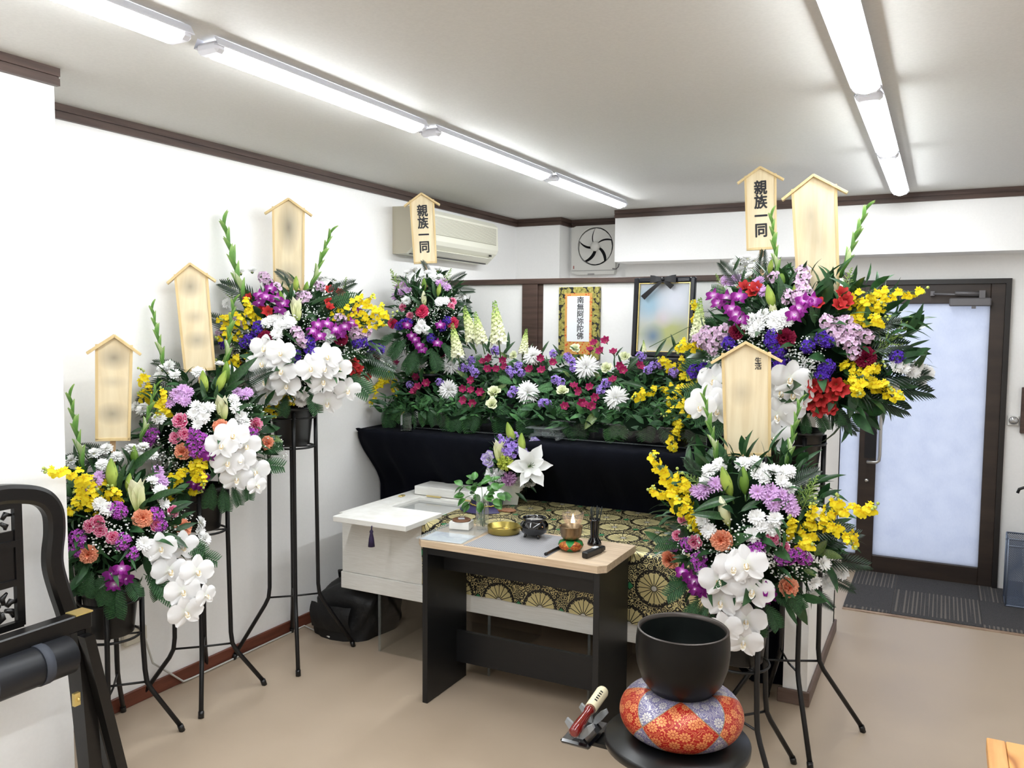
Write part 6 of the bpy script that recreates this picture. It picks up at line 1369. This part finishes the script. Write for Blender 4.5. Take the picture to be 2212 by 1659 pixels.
for b, t in (((990, 772), (977, 700)), ((1022, 738), (1003, 663)), ((1042, 742), (1026, 675)), ((1078, 742), (1068, 652)), ((1130, 764), (1137, 711)), ((1392, 760), (1390, 735)), ((1508, 730), (1512, 645))): A.stick('snapdragon', b, t, -.45)
A.fl('spider_mum', [(905, 784, .9), (973, 790, .95), (968, 842, 1.05), (1150, 769, .95), (1267, 793, 1.1), (1140, 848, 1.05), (1331, 860, 1.05)], .95, up=.1, cam=.8)
A.fl('magenta_alstroemeria', [(953, 771), (856, 790), (895, 816), (921, 829), (897, 851), (905, 840), (1045, 786), (1060, 776), (1085, 781), (1093, 796), (1071, 801), (1052, 801), (998, 841), (1020, 846), (1036, 849), (1005, 866), (1020, 871), (1021, 823), (1166, 776), (1194, 786), (1146, 801), (1172, 804), (1240, 839), (1255, 846), (1276, 839), (1286, 861), (1258, 871), (1266, 882), (1220, 881), (1280, 880), (1285, 746), (1310, 740), (1275, 761), (1300, 762), (1326, 766), (1340, 791), (1346, 802), (1378, 794), (1326, 826), (887, 790)], 1.05, up=.2, j=.5)
A.fl('purple_stock', [(1020, 779), (1015, 796), (1000, 796), (1026, 806), (1070, 758), (1120, 791), (1126, 806), (1106, 806), (1100, 800), (1105, 851), (1111, 843), (1235, 781), (1226, 771), (1240, 796), (1211, 826), (1200, 821), (1195, 764), (1310, 828), (1297, 843), (1170, 871), (1181, 871), (885, 831), (950, 826), (1385, 771), (1410, 791), (1426, 786), (1400, 800), (1455, 805)])
A.fl('cream_lisianthus', [(1068, 849, 1.15), (1063, 874), (1110, 768, .8), (1215, 846), (1243, 753, .8), (1310, 796), (1350, 771, .8)])
A.spray([(850, 800), (832, 820), (815, 835), (800, 880)], 22, .029, .03); A.spray([(850, 815), (850, 840), (868, 862)], 14, .029, .022); A.spray([(845, 805), (812, 828), (798, 850)], 12, .029, .028)
A.spray([(1500, 800), (1450, 835), (1400, 845), (1368, 860)], 30, .029, .036); A.spray([(1500, 820), (1470, 850), (1440, 870)], 22, .029, .034); A.spray([(1490, 880), (1465, 910), (1455, 945), (1452, 970)], 34, .029, .036); A.spray([(1480, 780), (1445, 790), (1425, 770)], 18, .032, .03); A.spray([(1500, 700), (1505, 670), (1495, 650)], 14, .032, .024); A.spray([(1510, 870), (1480, 870), (1430, 900)], 12, .029, .026)
A.leafs('aucuba_leaf', [((890, 815), (878, 780)), ((920, 820), (905, 795)), ((1005, 815), (985, 800)), ((1070, 845), (1095, 830)), ((1290, 890), (1262, 928)), ((925, 815), (950, 800)), ((1040, 865), (1050, 845)), ((1230, 815), (1215, 800)), ((1095, 775), (1080, 760)), ((1280, 800), (1300, 825))])
A.leafs('lily_leaf', [((1400, 840), (1335, 825)), ((1430, 880), (1400, 905)), ((1380, 810), (1440, 790)), ((1060, 830), (1100, 815)), ((1470, 860), (1440, 900)), ((1190, 800), (1230, 800)), ((870, 820), (840, 800)), ((1355, 800), (1390, 760))])
ff = []
for k in range(46):
    x = 835+k*15+rnd.uniform(-8, 8); ff.append(((x+rnd.uniform(-12, 12), 856+x*.01+rnd.uniform(-10, 10)), (x+rnd.uniform(-34, 34), 918+(x-835)*.036+rnd.uniform(-12, 20))))
A.fronds('fern_frond', ff[::2]); A.fronds('fern_frond_b', ff[1::2]); A.fronds('fern_frond_b', [((1150, 850), (1190, 830)), ((1160, 870), (1120, 890)), ((945, 860), (905, 870)), ((1010, 800), (1040, 770)), ((1180, 790), (1215, 770)), ((1110, 830), (1080, 815))])
A.leafs('lily_leaf_long', [((1030, 760), (1010, 735)), ((1050, 760), (1060, 725)), ((1095, 760), (1100, 715)), ((1085, 770), (1112, 735)), ((1170, 765), (1185, 735)), ((1210, 770), (1195, 742)), ((1250, 765), (1230, 745)), ((1330, 770), (1345, 748)), ((1005, 770), (990, 740)), ((1060, 765), (1035, 730)), ((1140, 770), (1150, 740)), ((1380, 775), (1390, 740)), ((1415, 770), (1440, 730)), ((1440, 770), (1470, 735)), ((1460, 760), (1450, 720))])
# ---- S5: matching arrangement on the altar, mostly hidden by the tall stand
A = arrangement('white topped mourning flowers on the altar behind the largest arrangement', -.80, 4.20, AZ+.016, (-.80, 4.20, 1.62), (.22, .2, .28), None, 6, .3)
A.filler(200, .08, -.9)
A.fl('white_mum', [(1588, 572), (1610, 577), (1630, 566), (1642, 578), (1580, 583), (1600, 588), (1652, 568), (1625, 582), (1615, 562), (1598, 565)], 1.15); A.fl('lilac_mum', [(1565, 607), (1590, 602), (1580, 612)], 1.1)
A.leafs('lily_leaf_long', [((1640, 570), (1645, 545)), ((1600, 575), (1590, 550))]); A.fronds('fern_frond', [((1560, 690), (1500, 700)), ((1580, 640), (1540, 620)), ((1560, 740), (1480, 760)), ((1550, 760), (1480, 800))])
board((1642, 360), (1645, 538), .152, 4.25, 'cedar name board with black brush lettering above the tall stand at the wall end', text='親族一同', stake=.3)
# ---- R1: tall stand in front of the wall end
stand(-.495, 3.36, 1.02, .212, radians(-20), 'tallest black tubular flower stand in front of the wall end', .285)
A = arrangement('largest mourning flowers in the tall bucket in front of the entrance door', -.495, 3.36, 1.022, (-.47, 3.38, 1.50), (.42, .24, .34), None, 7)
A.filler(520, .085, -.8)
A.fl('white_mum', [(1625, 692), (1650, 682), (1640, 702), (1615, 702), (1632, 715), (1675, 686), (1690, 691), (1680, 706), (1701, 696), (1696, 681), (1672, 700), (1950, 796), (1980, 791), (1990, 802), (2001, 806), (1985, 821), (1936, 791), (1970, 806), (1620, 600), (1925, 840)], 1.0)
A.fl('lilac_mum', [(1641, 626), (1651, 633), (1570, 610), (1640, 610)]); A.fl('lilac_stock', [(1735, 602), (1730, 617), (1738, 631), (1725, 641), (1733, 588), (1520, 741), (1535, 731), (1550, 736), (1541, 751), (1526, 716), (1566, 716), (1510, 736), (1546, 721), (1810, 701), (1826, 696), (1846, 716), (1800, 721), (1821, 736), (1841, 741), (1846, 761), (1786, 696), (1871, 726), (1701, 641), (1730, 646), (1674, 600), (1830, 715), (1812, 722)], 1.05)
A.orchid('dendrobium', [(1552, 656), (1581, 668), (1570, 644), (1597, 641), (1541, 640), (1600, 690), (1726, 666), (1716, 681), (1737, 651), (1755, 650), (1590, 680)], 1.1, j=.3)
A.fl('red_alstroemeria', [(1610, 626), (1628, 636), (1635, 628), (1766, 661), (1816, 641), (1826, 656), (1811, 666), (1757, 833), (1760, 848), (1752, 868), (1806, 831), (1816, 841), (1776, 861), (1766, 881), (1796, 881), (1776, 831), (1785, 875), (1800, 855)], 1.15)
A.stick('lily_bud', (1672, 668), (1658, 615)); A.stick('green_lily_bud', (1692, 622), (1688, 585)); A.stick('half_open_lily', (1675, 690), (1668, 655)); A.stick('lily_bud', (1662, 592), (1668, 560)); A.stick('lily_bud', (1720, 650), (1716, 615))
A.leafs('lily_leaf', [((1695, 672), (1682, 590)), ((1705, 620), (1722, 585)), ((1585, 585), (1598, 555)), ((1605, 615), (1608, 580)), ((1650, 640), (1620, 650)), ((1765, 690), (1770, 640)), ((1760, 700), (1750, 650)), ((1755, 860), (1752, 895)), ((1800, 870), (1830, 850)), ((1785, 880), (1790, 900)), ((1745, 850), (1725, 870))])
A.stick('gladiolus', (1682, 610), (1666, 462)); A.stick('gladiolus', (1815, 600), (1872, 448))
A.spray([(1840, 670), (1860, 635), (1920, 632), (1998, 628)], 34, .029, .034); A.spray([(1840, 670), (1880, 655), (1910, 660)], 24, .029, .034); A.spray([(1830, 690), (1860, 690), (1915, 688)], 24, .029, .03); A.spray([(1830, 790), (1870, 800), (1905, 780)], 22, .029, .034); A.spray([(1840, 800), (1850, 820), (1850, 850)], 26, .029, .036); A.spray([(1860, 810), (1900, 830), (1945, 860)], 24, .029, .034); A.spray([(1830, 800), (1880, 825), (1925, 838)], 16, .029, .03)
A.spray([(1505, 760), (1480, 740), (1465, 760)], 12, .03, .028)
A.fl('violet_statice', [(1670, 726), (1675, 746), (1681, 761), (1575, 741), (1745, 749), (1790, 736), (1776, 731), (1790, 791), (1776, 811), (1681, 786), (1500, 801), (1521, 796), (1936, 771), (1668, 738), (1781, 800), (1690, 790)], 1.05)
A.fl('crimson_carnation', [(1695, 731, 1.1), (1591, 716), (1870, 773, 1.1)], up=.1)
A.gyps([(1730, 765, 55, 40), (1630, 735, 50, 35), (1750, 795, 50, 25), (1715, 790, 45, 30), (1560, 780, 40, 30)], 95)
A.orchid('phal', [(1545, 822, 1.05), (1530, 862), (1556, 858, 1.05), (1514, 878, .9), (1552, 886), (1708, 818, 1.1), (1690, 846, 1.1), (1714, 852, 1.05), (1680, 897, 1.1), (1673, 945, 1.05), (1700, 880)], 1.05)
A.fronds('palm_frond', [((1860, 720), (1945, 690)), ((1870, 830), (2010, 840)), ((1840, 850), (1960, 880)), ((1780, 880), (1850, 930)), ((1860, 760), (1960, 740)), ((1600, 620), (1560, 570)), ((1640, 600), (1650, 545)), ((1850, 825), (2000, 800))])
A.fronds('fern_frond', [((1760, 880), (1790, 930)), ((1700, 900), (1710, 950)), ((1820, 850), (1880, 870)), ((1560, 880), (1500, 905)), ((1550, 840), (1480, 840)), ((1600, 900), (1590, 950)), ((1640, 900), (1640, 950)), ((1740, 890), (1740, 935)), ((1580, 900), (1530, 940)), ((1800, 880), (1820, 920))])
for b, t in (((1815, 640), (1845, 580)), ((1890, 760), (1975, 690)), ((1900, 780), (1960, 740)), ((1570, 640), (1550, 590)), ((1880, 770), (1940, 730))): A.stick('goldenrod', b, t)
board((1757, 377), (1768, 640), .165, 3.40, 'large blurred cedar name board over the largest arrangement before the door', [(.42, .66, .35, .25, .55), (.55, .45, .4, .18, .35)], stake=.25)
# ---- R2: low stand behind the big bell
stand(-.60, 2.935, .42, .172, 0, 'lowest black tubular flower stand behind the big bell', .215)
A = arrangement('mourning flowers in the low bucket behind the big bell, orchids hanging over its front', -.60, 2.935, .422, (-.59, 2.95, .90), (.31, .27, .31), None, 8)
A.filler(380, .08, -.8)
A.stick('gladiolus', (1552, 1005), (1520, 850)); A.stick('gladiolus', (1698, 1012), (1728, 865))
A.fl('white_mum', [(1555, 1005), (1532, 1018), (1525, 1041), (1605, 1004), (1630, 1000), (1646, 1016), (1638, 1026), (1671, 1020), (1690, 1024), (1702, 1020), (1686, 1041), (1651, 1036), (1702, 1058), (1635, 1119), (1674, 1123), (1645, 1139), (1666, 1141), (1770, 1115), (1790, 1140), (1775, 1217), (1801, 1215), (1793, 1236), (1816, 1236), (1787, 1259), (1758, 1256), (1752, 1284), (1520, 1126), (1531, 1146), (1550, 1230), (1523, 1244), (1625, 1155)])
A.fl('lilac_mum', [(1505, 1061), (1526, 1056), (1546, 1048), (1637, 1064), (1666, 1061), (1661, 1076), (1690, 1071), (1701, 1081), (1670, 1091), (1704, 1092), (1711, 1101), (1515, 1068)], 1.15)
A.stick('lily_bud', (1580, 1072), (1560, 1008)); A.stick('green_lily_bud', (1610, 1068), (1606, 1008)); A.stick('cream_lily_bud', (1575, 1136), (1556, 1072))
A.leafs('lily_leaf', [((1590, 1075), (1495, 1105)), ((1575, 1120), (1490, 1110)), ((1600, 1105), (1655, 1075)), ((1610, 1050), (1650, 985)), ((1595, 1150), (1595, 1195)), ((1600, 1060), (1600, 1010)), ((1615, 1080), (1645, 1040))]); A.leafs('lily_leaf_long', [((1570, 1020), (1565, 970)), ((1590, 1010), (1580, 975)), ((1530, 1010), (1500, 1000)), ((1720, 1040), (1760, 1015)), ((1720, 1030), (1735, 990))])
A.leafs('aucuba_leaf', [((1760, 1200), (1788, 1165)), ((1765, 1195), (1822, 1205)), ((1735, 1230), (1765, 1245))])
A.spray([(1480, 1090), (1450, 1050), (1425, 1010), (1408, 978)], 28, .03, .026); A.spray([(1490, 1090), (1475, 1050), (1465, 1018)], 18, .03, .024); A.spray([(1490, 1110), (1450, 1070), (1405, 1055)], 18, .03, .028); A.spray([(1510, 1140), (1485, 1105), (1465, 1080)], 18, .03, .026); A.spray([(1510, 1130), (1500, 1120), (1490, 1145)], 7, .03, .016)
A.spray([(1735, 1165), (1790, 1110), (1850, 1098), (1895, 1095)], 26, .032, .026, 5); A.spray([(1730, 1150), (1750, 1115), (1755, 1080)], 8, .032, .02); A.spray([(1740, 1160), (1800, 1130), (1830, 1150), (1845, 1185)], 16, .032, .026); A.spray([(1720, 1180), (1735, 1170), (1755, 1180)], 12, .03, .02); A.spray([(1700, 1160), (1710, 1135), (1705, 1110)], 9, .032, .014); A.spray([(1740, 1140), (1795, 1095), (1810, 1070)], 10, .032, .024)
A.fl('orange_carnation', [(1558, 1167, 1.08), (1446, 1209), (1704, 1269, 1.02)], up=.1); A.fl('pink_edged_carnation', [(1670, 1163), (1695, 1183, .8), (1463, 1156, .8), (1473, 1123, .7), (1500, 1171)], up=.1)
A.fl('magenta_statice', [(1510, 1208), (1514, 1222), (1456, 1176), (1632, 1188), (1706, 1201), (1726, 1196), (1737, 1206), (1690, 1206), (1485, 1176), (1640, 1182)], .9); A.orchid('dendrobium', [(1475, 1236), (1500, 1256), (1655, 1272)], j=.4); A.orchid('dark_dendrobium', [(1515, 1276), (1650, 1292), (1490, 1246), (1502, 1272), (1660, 1285)], j=.4)
A.gyps([(1605, 1165, 60, 55), (1640, 1205, 50, 25), (1495, 1165, 40, 40), (1720, 1225, 60, 35), (1560, 1210, 50, 30), (1670, 1180, 50, 40)], 80)
A.orchid('phal', [(1613, 1219, 1.05), (1554, 1252, 1.05), (1625, 1274, 1.08), (1558, 1298), (1612, 1338, 1.05), (1565, 1355, .95), (1606, 1384, 1.0), (1585, 1225)], 1.02)
A.fronds('fern_frond', [((1500, 1250), (1437, 1285)), ((1510, 1290), (1480, 1350)), ((1540, 1300), (1500, 1340)), ((1660, 1290), (1735, 1300)), ((1650, 1300), (1690, 1360)), ((1630, 1320), (1650, 1380)), ((1690, 1270), (1740, 1320)), ((1490, 1260), (1450, 1250)), ((1540, 1320), (1530, 1390)), ((1480, 1180), (1420, 1170))])
A.fronds('palm_frond', [((1770, 1210), (1875, 1215)), ((1775, 1180), (1855, 1150)), ((1770, 1240), (1845, 1270)), ((1740, 1270), (1800, 1310)), ((1700, 1050), (1765, 1015)), ((1520, 1040), (1485, 995)), ((1740, 1150), (1840, 1140))])
for b, t in (((1530, 1060), (1480, 1020)), ((1728, 1110), (1772, 1030)), ((1735, 1100), (1755, 1035)), ((1720, 1100), (1735, 1050))): A.stick('goldenrod', b, t)
board((1611, 737), (1615, 983), .168, 2.97, 'cedar name board with small lettering above the low stand behind the bell', [(.4, .55, .3, .14, .35)], small='生活', stake=.22)
# ---- bouquet on the coffin
bq = onz(1100, 1087, Zc)
bt = thing('wrapped_bouquet', 'basket bouquet with an open white lily wrapped in clear film on the coffin', 'bouquet', (bq.x, bq.y, Zc))
POT = speck('pale_grey_pot', srgb(206, 208, 198), srgb(222, 224, 214), 20, .6)
m = MB(); Mb = T(bq.x, bq.y, Zc) @ RZ(.45); rows = [[Mb @ Vector((a*s_, b*s_, z)) for a, b in ((-1, -1), (1, -1), (1, 1), (-1, 1))] for s_, z in ((.044, .001), (.062, .115))]; m.grid(rows, 0, None, False, True); m.face((3, 2, 1, 0), 0, None, False); m.face((4, 5, 6, 7), 0, None, False); obj('square_pot', m, POT, bt)
B = Arr(bt, (bq.x, bq.y, Zc+.21), (.13, .11, .12), None, 9); B.filler(160, .05, -.8)
B.stick('lily_bud', (1110, 960), (1096, 912)); B.stick('lily_bud', (1128, 985), (1127, 935)); B.stick('half_open_lily', (1080, 1000), (1078, 948))
B.fl('purple_stock', [(1100, 965), (1105, 980), (1110, 945), (1080, 952), (1095, 975), (1102, 955), (1088, 960), (1112, 965)], 1.2); B.fl('violet_edged_lisianthus', [(1057, 992), (1130, 980), (1154, 960)], 1.15, up=.1)
B.fl('green_mum', [(1092, 1000)], 1.25); B.fl('mauve_mum', [(1099, 1033)], 1.25, up=0.); 
p = B.at(1142, 1008, -.2); put('open_lily', bt, p, align(B.face(p, .25, .9, .05)), .135)
B.fl('white_carnation', [(1062, 1020), (1078, 1028), (1125, 1042), (1068, 1038), (1060, 1028), (1118, 1050), (1146, 1040)], 1.15)
B.leafs('lily_leaf', [((1130, 1050), (1165, 1030)), ((1070, 1050), (1035, 1060)), ((1100, 1060), (1080, 1075)), ((1140, 1045), (1160, 1065)), ((1110, 1060), (1140, 1085)), ((1150, 1010), (1172, 985))])
FILM = thin_glass('cellophane', (.985, .99, .99), 1., .06, .0)
m = MB(); rows = []; q9 = random.Random(2)
for i in range(5):
    t_ = i/4; rows.append([Vector((bq.x, bq.y, Zc+.02+.20*t_+.03*t_*sin(k*2.1)))+Vector((cos(2*pi*k/18), sin(2*pi*k/18), 0))*(.066+.105*t_*(1+.18*sin(k*1.7)))*(1 if t_ < .3 else 1) for k in range(18)])
rows = [r_[-3:]+r_[:11] for r_ in rows]; m.grid(rows, 0, None, False, False); obj('cellophane_wrap', m, FILM, bt)
